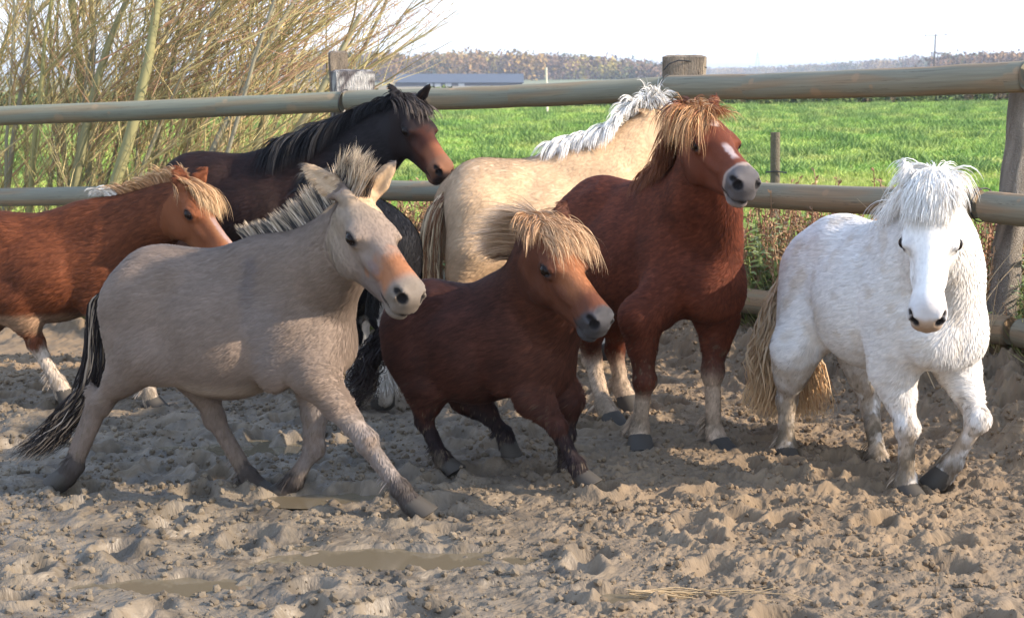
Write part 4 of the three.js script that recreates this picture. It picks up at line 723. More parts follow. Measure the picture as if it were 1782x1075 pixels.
    out.add(pts, wd * (0.7 + 0.6 * r()), nr2, col, tip);
  };
  const ctx = { r, H, T, cv, nr, strand, h, L, root, HD, hair: (name, fn) => { const s = new Strips(); fn(s); part(name, s.build(), MAT.hair, root); }, B, nE,
    crest: (t) => { // a point on the crest: 0 at the withers, 1 at the poll
      const at = (q) => {
        const c = cv(q), sd = V(...sideAt(q)), e = cv(Math.min(1, q + 0.03)), f = cv(Math.max(0, q - 0.03)), tan = V(e[0] - f[0], e[1] - f[1], e[2] - f[2]).normalize(), up = V().crossVectors(sd, tan).normalize(); if (up.y * 0.7 - up.x * 0.5 < 0) up.negate();
        let k = nr(q) * 0.5; while (k < nr(q) * 2 && B.at(c[0] + up.x * k, c[1] + up.y * k, c[2] + up.z * k) < 0) k += 0.006;
        return { p: [c[0] + up.x * k, c[1] + up.y * k, c[2] + up.z * k], up, tan, side: sd };
      };
      if (t <= 0.72) return at(t);
      const u = (t - 0.72) / 0.25, m = at(0.72), q = H(-0.06, 0.0, 0), up = m.up.clone().lerp(V(...HD.n).multiplyScalar(0.8).addScaledVector(V(...HD.h), -0.6), clamp(u)).normalize(), p = V(...mix3(m.p, q, clamp(u)));
      let k = 0; while (k < 0.12 && B.at(p.x, p.y, p.z) < 0) { p.addScaledVector(up, 0.006); k += 0.006; }
      const tan = V(q[0] - m.p[0], q[1] - m.p[1], q[2] - m.p[2]).normalize(); return { p: [p.x, p.y, p.z], up, tan, side: m.side };
    } };
  S.locks?.(ctx);
  for (const k of ['fr', 'fl', 'hr', 'hl']) ctx.hair('feather', (out) => {
    const f = S[k][2], up = mid(S[k][2], S[k][1], 0.3);
    for (let i = 0; i < (S.feather ?? 120); i++) { const t = r(), p = mid(f, up, t * t), a = (r() - 0.5) * 2.2, R = 0.038 * lt, c = paint(p[0] - 0.03 * h, p[1], p[2]), ct = 0.8 + 0.4 * r(); strand(out, [p[0] - Math.cos(a) * R, p[1], p[2] + Math.sin(a) * R], [-0.7 * Math.cos(a), -0.55, 0.5 * Math.sin(a)], (0.025 + 0.035 * r()) * h, 0.25, 0.003, c.map((v) => v * ct), c.map((v) => v * ct), 5, 0.15, 0.001); }
  });
  return shadows(root);
}
// ---------------------------------------------------------------- the herd
const ear = (p, s, w, open, tip, a = -0.12, b = 0.33, c = 0.16) => ({ s, w, open, tip: tip ?? [0, 1, 2].map((k) => p.head.p[k] + p.head.L * (a * p.head.h[k] + b * p.head.n[k] + c * s * p.head.c[k])) });
const jitter = (r, c, k = 0.25) => { const t = 1 - k / 2 + k * r(); return [c[0] * t, c[1] * t, c[2] * t]; };
const sc = (v, k) => [v.x * k, v.y * k, v.z * k];
// hair along the crest in locks; side is the way it falls
function mane(x, o) {
  x.hair('mane', (out) => {
    const per = o.per ?? 12;
    for (let i = 0; i < o.n / per; i++) {
      const t = clamp(o.from + (o.to - o.from) * x.r(), -0.15, 0.97), c = x.crest(t), k0 = x.r() * 900;
      const s = o.side * (0.5 + x.r()), d = c.up.clone().multiplyScalar(o.lift ?? 1).addScaledVector(c.side, s + (x.r() - 0.5) * (o.spread ?? 0.5)).addScaledVector(c.tan, (o.lean ?? -0.4) + (x.r() - 0.5) * 0.5);
      if (o.wind) d.add(V(...o.wind).multiplyScalar(0.5 + x.r()));
      const cc = o.pick(t, x.r), len = o.len * (0.65 + 0.5 * x.r()) * (o.profile ? o.profile(t) : 1), s0 = (x.r() - 0.5) * 0.028;
      for (let j = 0; j < per; j++) {
        const sd = s0 + (x.r() - 0.5) * 0.012, al = (x.r() - 0.5) * 0.02, q = 0.10, ct = 0.8 + 0.4 * x.r();
        x.strand(out, [0, 1, 2].map((k) => c.p[k] + c.side.getComponent(k) * sd + c.tan.getComponent(k) * al - c.up.getComponent(k) * 0.012), [d.x + (x.r() - 0.5) * q, d.y + (x.r() - 0.5) * q, d.z + (x.r() - 0.5) * q], len * (0.75 + 0.4 * x.r()), o.grav, o.wd ?? 0.0028, cc[0].map((v) => v * ct), cc[1].map((v) => v * ct), o.seg ?? 9, o.curl ?? 0.2, 0.005, k0);
      }
    }
  });
}
// hair from the poll over the forehead; aim in head axes (along, dorsal, lateral)
function forelock(x, o) {
  x.hair('forelock', (out) => {
    const per = o.per ?? 12;
    for (let i = 0; i < o.n / per; i++) {
      const a = lerp(o.a0 ?? -0.08, o.a1 ?? 0.12, x.r()), l = (x.r() - 0.5) * (o.wide ?? 0.2), k0 = x.r() * 900;
      const k = o.aim(x.r, l), d = [0, 1, 2].map((q) => x.HD.h[q] * k[0] + x.HD.n[q] * k[1] + x.HD.c[q] * k[2] + (x.r() - 0.5) * (o.mess ?? 0.3) + (o.wind?.[q] ?? 0));
      const cc = o.pick(x.r), len = o.len * (0.6 + 0.5 * x.r());
      for (let j = 0; j < per; j++) { const ct = 0.85 + 0.3 * x.r(), aa = a + (x.r() - 0.5) * 0.05, ll = l + (x.r() - 0.5) * 0.05, p = x.H(aa, o.dome ? 0.02 + 0.11 * Math.sqrt(Math.max(0, 1 - ((aa - 0.02) / 0.155) ** 2 - (ll / 0.165) ** 2)) : -0.01, ll); x.strand(out, p, d.map((v) => v + (x.r() - 0.5) * 0.10), len * (0.75 + 0.4 * x.r()), o.grav, o.wd ?? 0.0028, cc[0].map((v) => v * ct), cc[1].map((v) => v * ct), 11, o.curl ?? 0.25, o.gap ?? 0.007, k0); }
    }
  });
}
function tail(x, o) {
  const cv = new THREE.CatmullRomCurve3(o.path.map((p) => V(...p)));
  x.hair('tail', (out) => {
    for (let i = 0; i < o.n; i++) {
      const th = x.r() * 6.283, rr = Math.sqrt(x.r()), t0 = x.r() * (o.start ?? 0.35), t1 = Math.min(1, t0 + 0.45 + 0.55 * x.r()), pts = [], k1 = x.r() * 20;
      for (let k = 0; k <= 12; k++) { const t = lerp(t0, t1, k / 12), c = cv.getPoint(t), R = o.rad(t) * rr, m = o.curl ?? 0.02; pts.push(V(c.x + Math.cos(th) * R + m * t * n2(k1, t * 3), c.y + 0.5 * m * t * n2(k1 + 9, t * 3), c.z + Math.sin(th) * R + m * t * n2(k1 + 30, t * 3))); }
      const cc = o.pick(x.r, rr * Math.cos(th)); out.add(pts, (o.wd ?? 0.007) * (0.6 + 0.8 * x.r()), V(x.r() - 0.5, x.r() - 0.5, x.r() - 0.5).normalize(), cc[0], cc[1]);
    }
  });
}
const HOOF = { dark: std({ rgb: [0.04, 0.035, 0.03], roughness: 0.6 }), muddy: std({ rgb: [0.045, 0.037, 0.028], roughness: 0.75 }) };
const MUD = [0.165, 0.125, 0.08];
const muddy = (c, y, x, z, top, k = 0.75) => { const sp = ss(0.30, 0.42, fbm3(x * 34, y * 34, z * 34, 2)) * ss(0.55, 0.25, y + 0.1 * fbm3(x * 5, y * 5, z * 5)); return mix3(mix3(c, MUD, k * ss(top * 1.5, top * 0.4, y + 0.08 * fbm3(x * 9, y * 9, z * 9)) * ss(-0.45, 0.2, fbm3(x * 14, y * 10 + 3, z * 14))), MUD, 0.7 * sp); };
const tone = (c, x, y, z, k = 0.12, f = 6) => { const t = 1 + k * fbm3(x * f, y * f, z * f) * 1.6; return [c[0] * t, c[1] * t, c[2] * t]; };

{ const p = POSES.donkey;
  pony({ ...p, name: 'dun_pony', y: -0.012, feather: 30, label: 'beige dun pony with upright dark-streaked mane and long ears, trotting foremost', seed: 101, cell: 0.0072, hairs: 34000, coat: 0.024, belly: 0.055, wide: 0.95, long: 0.94, leg: 0.95, neck: 0.90, hoof: HOOF.muddy, skin: [0.03, 0.025, 0.025],
    ears: [ear(p, 1, 0.076, [0.35, 0.15, 0.9], p.earRtip), ear(p, -1, 0.068, [0.55, 0.05, 0.8], p.earLtip)],
    colour(x, y, z, hc, X, Y, Z) {
      let c = tone([0.225, 0.168, 0.130], X, Y, Z, 0.10, 5);
      if (hc) {
        const [a, b, l] = hc;
        c = mix3(c, [0.275, 0.21, 0.15], ss(0.5, 0.1, a) * 0.8);
        c = mix3(c, [0.30, 0.115, 0.045], 0.9 * ss(0.52, 0.72, a + 0.10 * fbm3(X * 14, Y * 14, Z * 14)) * ss(0.90, 0.80, a) * ss(-0.30, -0.18, b));
        c = mix3(c, [0.17, 0.138, 0.11], ss(0.83, 0.90, a + 0.3 * (-b - 0.15)));
        c = mix3(c, [0.13, 0.10, 0.09], 0.65 * ss(0.40, 0.60, a) * ss(-0.16, -0.26, b) * ss(0.86, 0.8, a));
        c = mix3(c, [0.16, 0.12, 0.11], 0.7 * ss(0.05, 0.02, Math.hypot((a - 0.62) * 0.5, b + 0.17)) * ss(0.05, 0.11, Math.abs(l)));
        c = mix3(c, [0.30, 0.12, 0.05], 0.5 * ss(0.05, 0.02, Math.hypot(a - 0.56, b + 0.26)));
      } else {
        const st = Math.abs(x - 0.155 - 0.05 * (0.85 - y)) + 0.02 * fbm3(X * 20, Y * 20, Z * 20);
        c = mix3(c, [0.13, 0.11, 0.105], 0.62 * ss(0.050, 0.008, st) * ss(0.70, 0.88, y) * ss(0.995, 0.95, y));
        c = mix3(c, [0.20, 0.175, 0.165], 0.5 * ss(0.14, 0.02, Math.abs(x - 0.24) + 0.10 * fbm3(X * 6, Y * 6, Z * 6)) * ss(0.50, 0.60, y) * ss(0.86, 0.72, y));
        c = mix3(c, [0.16, 0.14, 0.13], 0.55 * ss(0.030, 0.008, Math.abs(z) + 0.01 * n2(x * 9, 3)) * ss(0.92, 0.97, y) * ss(0.16, 0.05, x));
        c = mix3(c, [0.27, 0.235, 0.215], 0.65 * ss(0.42, 0.34, y) * ss(0.20, 0.28, x) * ss(-0.4, 0.3, fbm3(X * 8, Y * 8, Z * 8) + 0.2));
        c = mix3(c, [0.52, 0.42, 0.33], 0.6 * ss(0.50, 0.44, y) * ss(0.4, 0.44, y) * ss(0.3, 0.1, Math.abs(x)));
        c = muddy(c, y, X, Z, 0.10, 0.4);
        const past = Math.min(...['fr', 'fl', 'hr', 'hl'].map((k) => Math.hypot(X - p[k][3][0], Y - p[k][3][1], Z - p[k][3][2])));
        c = mix3(c, [0.045, 0.037, 0.033], 0.85 * ss(0.12, 0.085, past + 0.03 * fbm3(X * 20, Y * 20, Z * 20)));
      }
      const tipd = Math.min(...[p.earRtip, p.earLtip].map((q) => Math.hypot(X - q[0], Y - q[1], Z - q[2])));
      if (tipd < 0.20) c = mix3([0.52, 0.36, 0.22], [0.12, 0.10, 0.09], ss(0.045, 0.015, tipd));
      return c;
    },
    locks(x) {
      mane(x, { n: 4200, per: 8, from: -0.14, to: 0.97, side: 0.02, spread: 0.3, lift: 1.6, lean: -0.1, len: 0.115, grav: 0.03, wd: 0.0034, seg: 5, curl: 0.10, profile: (t) => 0.5 + 0.55 * Math.sin(clamp(t) * 2.3), pick: (t, r) => { const k = r(); return k < 0.36 ? [[0.045, 0.04, 0.042], [0.08, 0.07, 0.06]] : [jitter(r, [0.40, 0.33, 0.26]), jitter(r, [0.62, 0.48, 0.33])]; } });
      forelock(x, { n: 1300, per: 8, a0: -0.2, a1: 0.06, wide: 0.14, len: 0.135, grav: 0.03, wd: 0.0034, mess: 0.3, aim: (r) => [-0.25 + 0.5 * r(), 1.5, (r() - 0.5) * 0.5], pick: (r) => r() < 0.25 ? [[0.05, 0.045, 0.045], [0.10, 0.08, 0.07]] : [jitter(r, [0.42, 0.34, 0.26]), jitter(r, [0.66, 0.54, 0.40])] });
      tail(x, { n: 900, path: [[-0.53, 0.80, 0], p.tail0, p.tail1, p.tail2, p.tail3], start: 0.5, curl: 0.05, rad: (t) => 0.026 + 0.030 * t + (t > 0.85 ? 0.015 : 0), pick: (r, s) => r() < 0.30 ? [jitter(r, [0.34, 0.27, 0.20]), [0.36, 0.25, 0.16]] : [jitter(r, [0.028, 0.022, 0.022]), [0.045, 0.035, 0.03]] });
    } });
}
{ const p = POSES.left;
  pony({ ...p, name: 'small_chestnut_pony', rough: 1, label: 'small rusty chestnut pony with flaxen forelock, partly cut off by the left picture edge', seed: 102, cell: 0.009, hairs: 20000, coat: 0.028, belly: 0.03, hoof: HOOF.muddy,
    ears: [ear(p, 1, 0.075, [0.4, 0.2, 0.9], p.earRtip), ear(p, -1, 0.075, [0.5, 0.1, 0.85], p.earLtip)],
    colour(x, y, z, hc, X, Y, Z) {
      let c = tone([0.125, 0.038, 0.015], X, Y, Z, 0.22, 5);
      if (hc) { const [a, b, l] = hc; c = mix3([0.19, 0.063, 0.025], [0.30, 0.15, 0.07], ss(0.10, 0.04, Math.abs(l)) * 0.5); c = mix3(c, [0.30, 0.20, 0.17], ss(0.05, 0.02, Math.abs(l) + 0.03 * fbm3(X * 20, Y * 20, Z * 20)) * ss(0.46, 0.56, a)); }
      else {
        c = mix3(c, [0.52, 0.43, 0.34], ss(0.33, 0.28, y + 0.04 * fbm3(X * 7, Y * 5, Z * 7)));
        c = mix3(c, [0.36, 0.24, 0.15], 0.7 * ss(0.50, 0.46, y) * ss(0.35, 0.42, y));
        c = mix3(c, [0.075, 0.024, 0.013], 0.75 * ss(0.07, 0.02, Math.abs(x + 0.26 + 0.3 * (y - 0.8)) + 0.05 * fbm3(X * 6, Y * 6, Z * 6)) * ss(0.62, 0.7, y));
        c = muddy(c, y, X, Z, 0.16, 0.7);
      }
      return c;
    },
    locks(x) {
      mane(x, { n: 2200, from: 0.12, to: 1.0, side: -0.3, spread: 0.9, lift: 1.0, len: 0.12, grav: 0.35, lean: -0.5, wd: 0.005, pick: (t, r) => t < 0.24 ? [[0.7, 0.62, 0.52], [0.8, 0.75, 0.66]] : [jitter(r, [0.36, 0.17, 0.07]), jitter(r, [0.58, 0.36, 0.18])] });
      forelock(x, { n: 1500, wide: 0.2, len: 0.22, grav: 0.55, aim: (r) => [0.8, 0.5 + 0.3 * r(), -0.25 + 0.9 * (r() - 0.45)], pick: (r) => [jitter(r, [0.42, 0.21, 0.09]), jitter(r, [0.66, 0.46, 0.25])] });
      tail(x, { n: 400, path: [[-0.50, 0.84, 0], [-0.60, 0.74, 0], [-0.64, 0.5, 0], [-0.66, 0.24, 0]], rad: (t) => 0.02 + 0.05 * t, pick: (r) => [jitter(r, [0.30, 0.14, 0.06]), jitter(r, [0.5, 0.32, 0.17])] });
    } });
}
{ const p = POSES.bay;
  pony({ ...p, name: 'bay_pony', rough: 1, label: 'dark bay pony with black mane and tan muzzle, beside the top rail', seed: 103, cell: 0.010, hairs: 20000, coat: 0.022, hoof: HOOF.dark, neck: 1.08,
    ears: [ear(p, 1, 0.06, [0.45, 0.1, 0.9], p.earRtip), ear(p, -1, 0.06, [0.6, 0.1, 0.8], p.earLtip)],
    colour(x, y, z, hc, X, Y, Z) {
      let c = tone([0.022, 0.0105, 0.0085], X, Y, Z, 0.3, 5);
      if (hc) {
        const [a, b, l] = hc;
        c = mix3([0.016, 0.010, 0.0095], [0.065, 0.021, 0.012], ss(0.36, 0.55, a + 0.1 * fbm3(X * 9, Y * 9, Z * 9)) * ss(-0.40, -0.15, b + 0.35 * a - 0.2));
        c = mix3(c, [0.21, 0.075, 0.036], ss(0.58, 0.72, a) * ss(-0.22, -0.11, b));
        c = mix3(c, [0.17, 0.085, 0.05], ss(0.80, 0.86, a) * 0.7); c = mix3(c, [0.03, 0.022, 0.022], ss(0.95, 1.0, a + 0.3 * (-b - 0.2)));
      } else { c = mix3(c, [0.017, 0.012, 0.011], ss(0.36, 0.30, y)); c = mix3(c, [0.016, 0.013, 0.014], ss(0.30, 0.42, x) * ss(0.75, 0.9, y)); }
      return c;
    },
    locks(x) {
      const blk = (r) => [jitter(r, [0.009, 0.008, 0.009], 0.5), jitter(r, [0.011, 0.010, 0.012], 0.5)];
      mane(x, { n: 4200, from: 0.0, to: 1.02, side: 1.0, spread: 0.4, lift: 0.5, len: 0.36, grav: 0.6, lean: -0.5, wd: 0.0045, profile: (t) => 1 - 0.55 * ss(0.6, 0.9, t), pick: (t, r) => blk(r), curl: 0.08 });
      forelock(x, { n: 900, a0: -0.10, a1: 0.12, wide: 0.22, len: 0.17, grav: 0.32, wd: 0.004, mess: 0.45, aim: (r) => [0.8, 0.35, 1.0 * (r() - 0.55)], pick: (r) => [jitter(r, [0.04, 0.027, 0.022]), jitter(r, [0.13, 0.10, 0.08])] });
      tail(x, { n: 500, path: [[-0.62, 1.0, 0], [-0.74, 0.88, 0], [-0.78, 0.5, 0], [-0.76, 0.2, 0]], rad: (t) => 0.03 + 0.06 * t, pick: blk });
    } });
}
{ const h = 1.05, leg = (x, z, f) => f ? [[x + 0.02, 0.56 * h, z], [x + 0.03, 0.33 * h, z], [x + 0.02, 0.11, z], [x + 0.035, 0.065, z], [x + 0.08, 0, z]] : [[x + 0.17, 0.58, z], [x - 0.03, 0.37, z], [x, 0.12, z], [x + 0.02, 0.07, z], [x + 0.07, 0, z]];
  const hv = V(0.55, -0.5, -0.67).normalize(), cvv = V().crossVectors(hv, V(0, 1, 0)).normalize(), nv = V().crossVectors(cvv, hv);
  const p = { pos: [-0.81, -7.62], yaw: 110, h, fr: leg(0.28, 0.12, 1), fl: leg(0.32, -0.12, 1), hr: leg(-0.44, 0.04), hl: leg(-0.36, -0.11), head: { p: [0.62, 0.97, -0.05], h: hv.toArray(), n: nv.toArray(), c: cvv.toArray(), L: 0.44 } };
  const wild = (X, Y, Z) => fbm3(X * 5, Y * 5, Z * 5);
  pony({ ...p, name: 'pied_pony', label: 'black and white pony almost hidden behind the dun pony, only its rump showing', seed: 104, cell: 0.010, hairs: 16000, coat: 0.024, belly: 0.03, hoof: HOOF.muddy,
    ears: [ear(p, 1, 0.07, [0.6, 0.2, 0.7]), ear(p, -1, 0.07, [0.6, 0.2, -0.7])],
    colour(x, y, z, hc, X, Y, Z) {
      let c = [0.013, 0.012, 0.013];
      if (!hc) { const k = Math.max(ss(0.31, 0.27, y + 0.05 * wild(X, Y, Z) - (z > 0 ? 0.26 : 0)), ss(-0.34, -0.26, x + 0.12 * wild(X, Y, Z)) * ss(0.66, 0.58, y + 0.1 * wild(Z, X, Y)) * ss(0.36, 0.42, y)); c = mix3(c, [0.66, 0.6, 0.52], k); c = muddy(c, y, X, Z, 0.16, 0.7); }
      return c;
    },
    locks(x) {
      const blk = (r) => [jitter(r, [0.012, 0.011, 0.012], 0.4), jitter(r, [0.014, 0.013, 0.013], 0.4)];
      mane(x, { n: 900, from: 0.0, to: 1.0, side: -0.8, len: 0.2, grav: 0.6, lift: 0.6, pick: (t, r) => blk(r) });
      forelock(x, { n: 200, len: 0.16, grav: 0.3, aim: (r) => [0.7, 0.6, r() - 0.5], pick: blk });
      tail(x, { n: 260, path: [[-0.51, 0.86, 0], [-0.565, 0.76, -0.02], [-0.565, 0.62, -0.04], [-0.55, 0.48, -0.05]], rad: (t) => 0.016 + 0.02 * t, pick: blk });
    } });
}
{ const p = POSES.shetland;
  pony({ ...p, name: 'shetland_pony', y: -0.012, feather: 60, label: 'stocky dark liver chestnut pony cantering low, blond mane blowing', seed: 105, cell: 0.0072, hairs: 34000, coat: 0.034, rough: 1, belly: 0.085, chest: 1.18, long: 0.95, wide: 1.08, leg: 1.06, neck: 1.28, hoof: HOOF.muddy, skin: [0.035, 0.032, 0.034],
    ears: [ear(p, 1, 0.07, [0.5, 0.3, 0.8], p.earRtip), ear(p, -1, 0.06, [0.6, 0.2, 0.5], null, -0.14, 0.16, 0.2)],
    colour(x, y, z, hc, X, Y, Z) {
      let c = tone([0.060, 0.021, 0.013], X, Y, Z, 0.25, 6);
      if (hc) {
        const [a, b, l] = hc;
        c = tone([0.115, 0.040, 0.020], X, Y, Z, 0.15, 8);
        c = mix3(c, [0.34, 0.13, 0.055], ss(0.16, 0.07, Math.abs(l)) * ss(-0.2, -0.1, b) * ss(0.78, 0.6, a));
        c = mix3(c, [0.07, 0.025, 0.016], 0.6 * ss(-0.3, -0.42, b));
        c = mix3(c, [0.055, 0.052, 0.054], ss(0.80, 0.88, a + 0.04 * fbm3(X * 12, Y * 12, Z * 12) + 0.25 * (-b - 0.2)));
      } else {
        c = mix3(c, [0.020, 0.015, 0.016], ss(0.34, 0.24, y + 0.08 * fbm3(X * 8, Y * 8, Z * 8)) * 0.9);
        c = mix3(c, [0.10, 0.034, 0.018], 0.5 * ss(0.30, 0.45, x) * ss(0.4, 0.5, y));
        c = muddy(c, y, X, Z, 0.11, 0.6);
      }
      return c;
    },
    locks(x) {
      const fl = (r) => [jitter(r, [0.36, 0.22, 0.12]), jitter(r, [0.66, 0.50, 0.35])];
      mane(x, { n: 3600, per: 5, from: 0.42, to: 1.0, side: 0.1, spread: 0.9, lift: 0.5, wind: [-1.0, 0.05, 0.15], len: 0.23, grav: 0.10, wd: 0.0024, lean: -0.4, pick: (t, r) => t < 0.55 && r() < 0.6 ? [jitter(r, [0.10, 0.04, 0.025]), jitter(r, [0.3, 0.19, 0.12])] : fl(r), curl: 0.25, profile: (t) => 0.35 + 0.65 * ss(0.35, 0.8, t) });
      forelock(x, { n: 2400, per: 4, a0: -0.20, a1: 0.10, wide: 0.22, len: 0.22, grav: 0.55, wd: 0.0024, mess: 0.35, gap: 0.010, curl: 0.45, aim: (r, l) => [0.5 + 0.6 * r(), 0.45 + 0.25 * r(), -0.85 + 0.75 * r() + l * 1.5], pick: (r) => [jitter(r, [0.42, 0.23, 0.11]), jitter(r, [0.68, 0.47, 0.28])] });
      forelock(x, { n: 500, per: 9, a0: -0.2, a1: 0.04, wide: 0.24, len: 0.15, grav: 0.50, wd: 0.0028, mess: 0.4, gap: 0.008, curl: 0.35, aim: (r) => [0.3 + 0.3 * r(), 0.5, 0.9 + 0.6 * r()], pick: (r) => [jitter(r, [0.34, 0.17, 0.085]), jitter(r, [0.52, 0.33, 0.18])] });
      tail(x, { n: 320, path: [[-0.42, 0.62, 0.0], [-0.49, 0.52, 0.02], [-0.54, 0.36, 0.06], [-0.62, 0.20, 0.10]], rad: (t) => 0.018 + 0.03 * t, curl: 0.12, wd: 0.005, pick: (r) => [jitter(r, [0.020, 0.015, 0.015]), jitter(r, [0.04, 0.025, 0.02])] });
    } });
}
{ const p = POSES.palomino;
  pony({ ...p, name: 'palomino_pony', long: 0.86, label: 'golden palomino pony with white mane, its head hidden behind another pony', seed: 106, cell: 0.010, hairs: 22000, coat: 0.020, belly: 0.01, hoof: HOOF.dark,
    ears: [ear(p, 1, 0.06, [0.5, 0.2, 0.8], p.earRtip), ear(p, -1, 0.06, [0.6, 0.2, -0.8])],
    colour(x, y, z, hc, X, Y, Z) {
      let c = tone([0.56, 0.385, 0.235], X, Y, Z, 0.10, 4);
      if (hc) c = mix3(c, [0.45, 0.38, 0.33], ss(0.84, 0.92, hc[0]));
      else { c = mix3(c, [0.24, 0.10, 0.05], 0.7 * ss(0.50, 0.44, y) * ss(-0.2, -0.3, x) * ss(-0.1, 0.3, fbm3(X * 6, Y * 6, Z * 6) + 0.15)); c = mix3(c, [0.55, 0.5, 0.42], ss(0.28, 0.22, y)); }
      return c;
    },
    locks(x) {
      const wh = (r) => [jitter(r, [0.72, 0.66, 0.58]), jitter(r, [0.86, 0.83, 0.78])];
      mane(x, { n: 4200, from: -0.02, to: 1.0, side: 0.5, spread: 0.8, lift: 0.9, len: 0.19, grav: 0.45, lean: -0.45, wd: 0.005, pick: (t, r) => wh(r), curl: 0.25 });
      forelock(x, { n: 300, len: 0.16, grav: 0.3, aim: (r) => [0.7, 0.7, r() - 0.5], pick: wh });
      tail(x, { n: 700, path: [[-0.53, 1.02, 0], [-0.60, 0.92, 0.02], [-0.64, 0.6, 0.04], [-0.62, 0.3, 0.04]], rad: (t) => 0.03 + 0.055 * t, pick: (r) => r() < 0.5 ? [jitter(r, [0.16, 0.07, 0.035]), jitter(r, [0.28, 0.15, 0.07])] : [jitter(r, [0.55, 0.40, 0.24]), jitter(r, [0.62, 0.48, 0.3])] });
    } });
}
{ const p = POSES.chestnut;
  pony({ ...p, name: 'chestnut_pony', rough: 1, y: -0.02, label: 'tall red chestnut pony with white muzzle and socks, head held high facing right', seed: 107, cell: 0.0075, hairs: 34000, coat: 0.020, wide: 0.75, leg: 0.93, neck: 0.90, feather: 200, hoof: HOOF.muddy, skin: [0.03, 0.025, 0.024],
    ears: [ear(p, 1, 0.065, [0.7, 0.1, 0.6], p.earRtip), ear(p, -1, 0.05, [0.8, 0.1, -0.4], null, -0.16, 0.07, 0.2)],
    colour(x, y, z, hc, X, Y, Z) {
      let c = tone([0.112, 0.029, 0.013], X, Y, Z, 0.28, 5);
      if (hc) {
        const [a, b, l] = hc, nz = fbm3(X * 16, Y * 16, Z * 16);
        c = tone([0.13, 0.036, 0.017], X, Y, Z, 0.14, 8);
        c = mix3(c, [0.50, 0.38, 0.33], ss(0.062, 0.035, Math.hypot((a - 0.24) * 0.8, l - 0.02) + 0.04 * nz) * ss(-0.25, -0.1, b));
        c = mix3(c, [0.42, 0.32, 0.29], ss(0.034, 0.018, Math.abs(l - 0.02) + 0.02 * nz) * ss(0.50, 0.58, a) * ss(0.78, 0.70, a) * ss(-0.2, -0.1, b));
        const mz = a + 0.10 * (-b - 0.2) + 0.03 * nz;
        c = mix3(c, [0.30, 0.23, 0.19], ss(0.80, 0.83, mz)); c = mix3(c, [0.075, 0.072, 0.076], ss(0.835, 0.875, mz) * ss(-0.38, -0.30, b) * 0.9);
      } else {
        c = mix3(c, [0.46, 0.345, 0.245], ss(0.29, 0.19, y + (z > 0 ? 0.02 : -0.05) * (x > 0 ? 1 : -0.6) + 0.035 * fbm3(X * 9, Y * 6, Z * 9)));
        c = mix3(c, [0.09, 0.035, 0.022], 0.6 * ss(0.42, 0.30, y) * ss(0.24, 0.30, y) * ss(0.1, 0.2, x));
        c = muddy(c, y, X, Z, 0.10, 0.6);
      }
      return c;
    },
    locks(x) {
      const gi = (r) => r() < 0.45 ? [jitter(r, [0.24, 0.08, 0.03]), jitter(r, [0.36, 0.15, 0.06])] : [jitter(r, [0.36, 0.16, 0.06]), jitter(r, [0.62, 0.38, 0.18])];
      mane(x, { n: 2200, from: 0.05, to: 1.0, side: 0.6, spread: 0.6, lift: 0.7, len: 0.22, grav: 0.6, lean: -0.4, wd: 0.005, pick: (t, r) => [jitter(r, [0.15, 0.05, 0.024]), jitter(r, [0.22, 0.08, 0.035])], curl: 0.12 });
      forelock(x, { n: 1800, per: 5, a0: -0.12, a1: 0.08, wide: 0.20, len: 0.25, grav: 0.50, wd: 0.0028, curl: 0.45, mess: 0.25, aim: (r, l) => [0.25 + 0.5 * r(), 0.12 + 0.2 * r(), 0.35 + 0.55 * r() + l], pick: gi });
      forelock(x, { n: 700, per: 5, a0: -0.12, a1: 0.08, wide: 0.20, len: 0.12, grav: 0.35, wd: 0.0028, curl: 0.5, mess: 0.5, aim: (r, l) => [0.4, 0.35 + 0.3 * r(), -0.5 + 0.6 * r() + l], pick: gi });
      tail(x, { n: 500, path: [[-0.58, 1.0, 0], [-0.68, 0.88, 0], [-0.72, 0.6, 0], [-0.68, 0.3, 0]], rad: (t) => 0.03 + 0.05 * t, pick: gi });
    } });
}
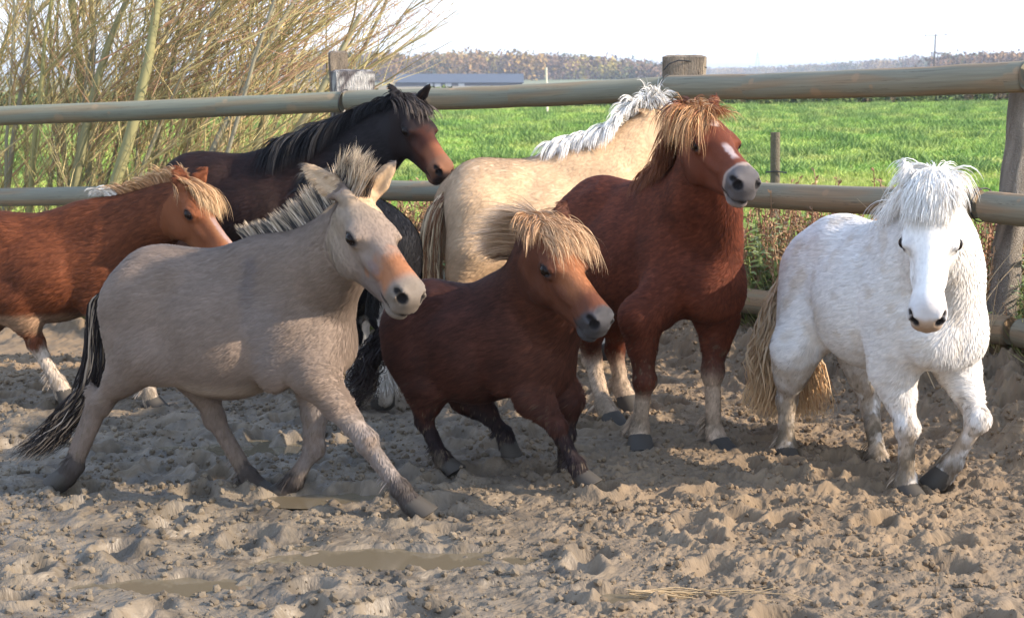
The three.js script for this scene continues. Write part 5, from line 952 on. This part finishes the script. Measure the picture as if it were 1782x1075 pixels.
{ const p = POSES.white;
  pony({ ...p, name: 'white_pony', y: -0.02, quiff: [0.16, 0.12, 0.15], label: 'white pony with bushy forelock walking toward the viewer near the right-hand post', seed: 108, cell: 0.0072, hairs: 34000, coat: 0.024, belly: 0.03, wide: 0.95, leg: 0.96, feather: 160, hoof: HOOF.muddy, skin: [0.06, 0.05, 0.048],
    ears: [ear(p, 1, 0.06, [0.9, 0.1, 0.4], null, -0.16, 0.16, 0.22), ear(p, -1, 0.075, [0.9, 0.1, -0.2], p.earLtip)],
    colour(x, y, z, hc, X, Y, Z) {
      let c = tone([0.78, 0.745, 0.70], X, Y, Z, 0.04, 5);
      if (hc) {
        const [a, b] = hc;
        c = mix3(c, [0.40, 0.36, 0.345], 0.65 * ss(0.74, 0.92, a + 0.05 * fbm3(X * 12, Y * 12, Z * 12)));
        c = mix3(c, [0.40, 0.27, 0.17], 0.85 * ss(0.93, 0.985, a + 0.25 * (-b - 0.2) + 0.02 * fbm3(X * 16, Y * 16, Z * 16)));
        c = mix3(c, [0.45, 0.43, 0.44], 0.35 * ss(0.04, 0.01, Math.abs(a - 0.36 + b)) * ss(0.1, 0.14, Math.abs(hc[2])));
      } else {
        c = mix3(c, [0.60, 0.50, 0.38], 0.55 * ss(0.05, 0.4, fbm3(X * 4, Y * 4, Z * 4)) * ss(0.1, -0.2, x));
        c = mix3(c, [0.60, 0.50, 0.38], 0.45 * ss(0.1, 0.5, fbm3(X * 7 + 4, Y * 7, Z * 7)));
        c = mix3(c, [0.42, 0.32, 0.22], 0.9 * ss(0.44, 0.22, y + 0.12 * fbm3(X * 8, Y * 8, Z * 8)) * ss(-0.35, 0.3, fbm3(X * 11, Y * 7, Z * 11) + (x < 0 ? 0.25 : 0)));
        c = muddy(c, y, X, Z, 0.22, 0.9);
      }
      return c;
    },
    locks(x) {
      const wh = (r) => [jitter(r, [0.80, 0.76, 0.70], 0.08), jitter(r, [0.84, 0.81, 0.76], 0.08)];
      mane(x, { n: 2400, from: 0.0, to: 0.95, side: 0.1, spread: 1.6, lift: 0.5, len: 0.20, grav: 0.6, lean: -0.2, wd: 0.005, pick: (t, r) => wh(r), curl: 0.15 });
      forelock(x, { n: 9000, per: 4, dome: 1, a0: -0.14, a1: 0.14, wide: 0.26, len: 0.10, grav: 0.30, wd: 0.0026, mess: 0.3, gap: 0.004, curl: 0.25, aim: (r, l) => [0.75, 0.05, 0.25 + 0.4 * (r() - 0.5) + l * 0.9], pick: wh });
      forelock(x, { n: 3000, per: 4, dome: 1, a0: -0.14, a1: 0.10, wide: 0.30, len: 0.075, grav: 0.3, wd: 0.003, mess: 0.4, gap: 0.005, curl: 0.3, aim: (r, l) => [0.5, 0.15, l * 2.5], pick: wh });
      const cream = (r) => [jitter(r, [0.62, 0.50, 0.35]), jitter(r, [0.58, 0.36, 0.17])];
      tail(x, { n: 2200, path: [[-0.52, 0.90, 0.02], [-0.63, 0.74, 0.05], [-0.66, 0.45, 0.08], [-0.60, 0.14, 0.10]], start: 0.55, rad: (t) => 0.03 + 0.15 * t, curl: 0.07, wd: 0.008, pick: cream });
    } });
}

scene.traverse((o) => { if (o.isMesh) { o.castShadow = true; o.receiveShadow = true; } });
renderer.render(scene, camera);
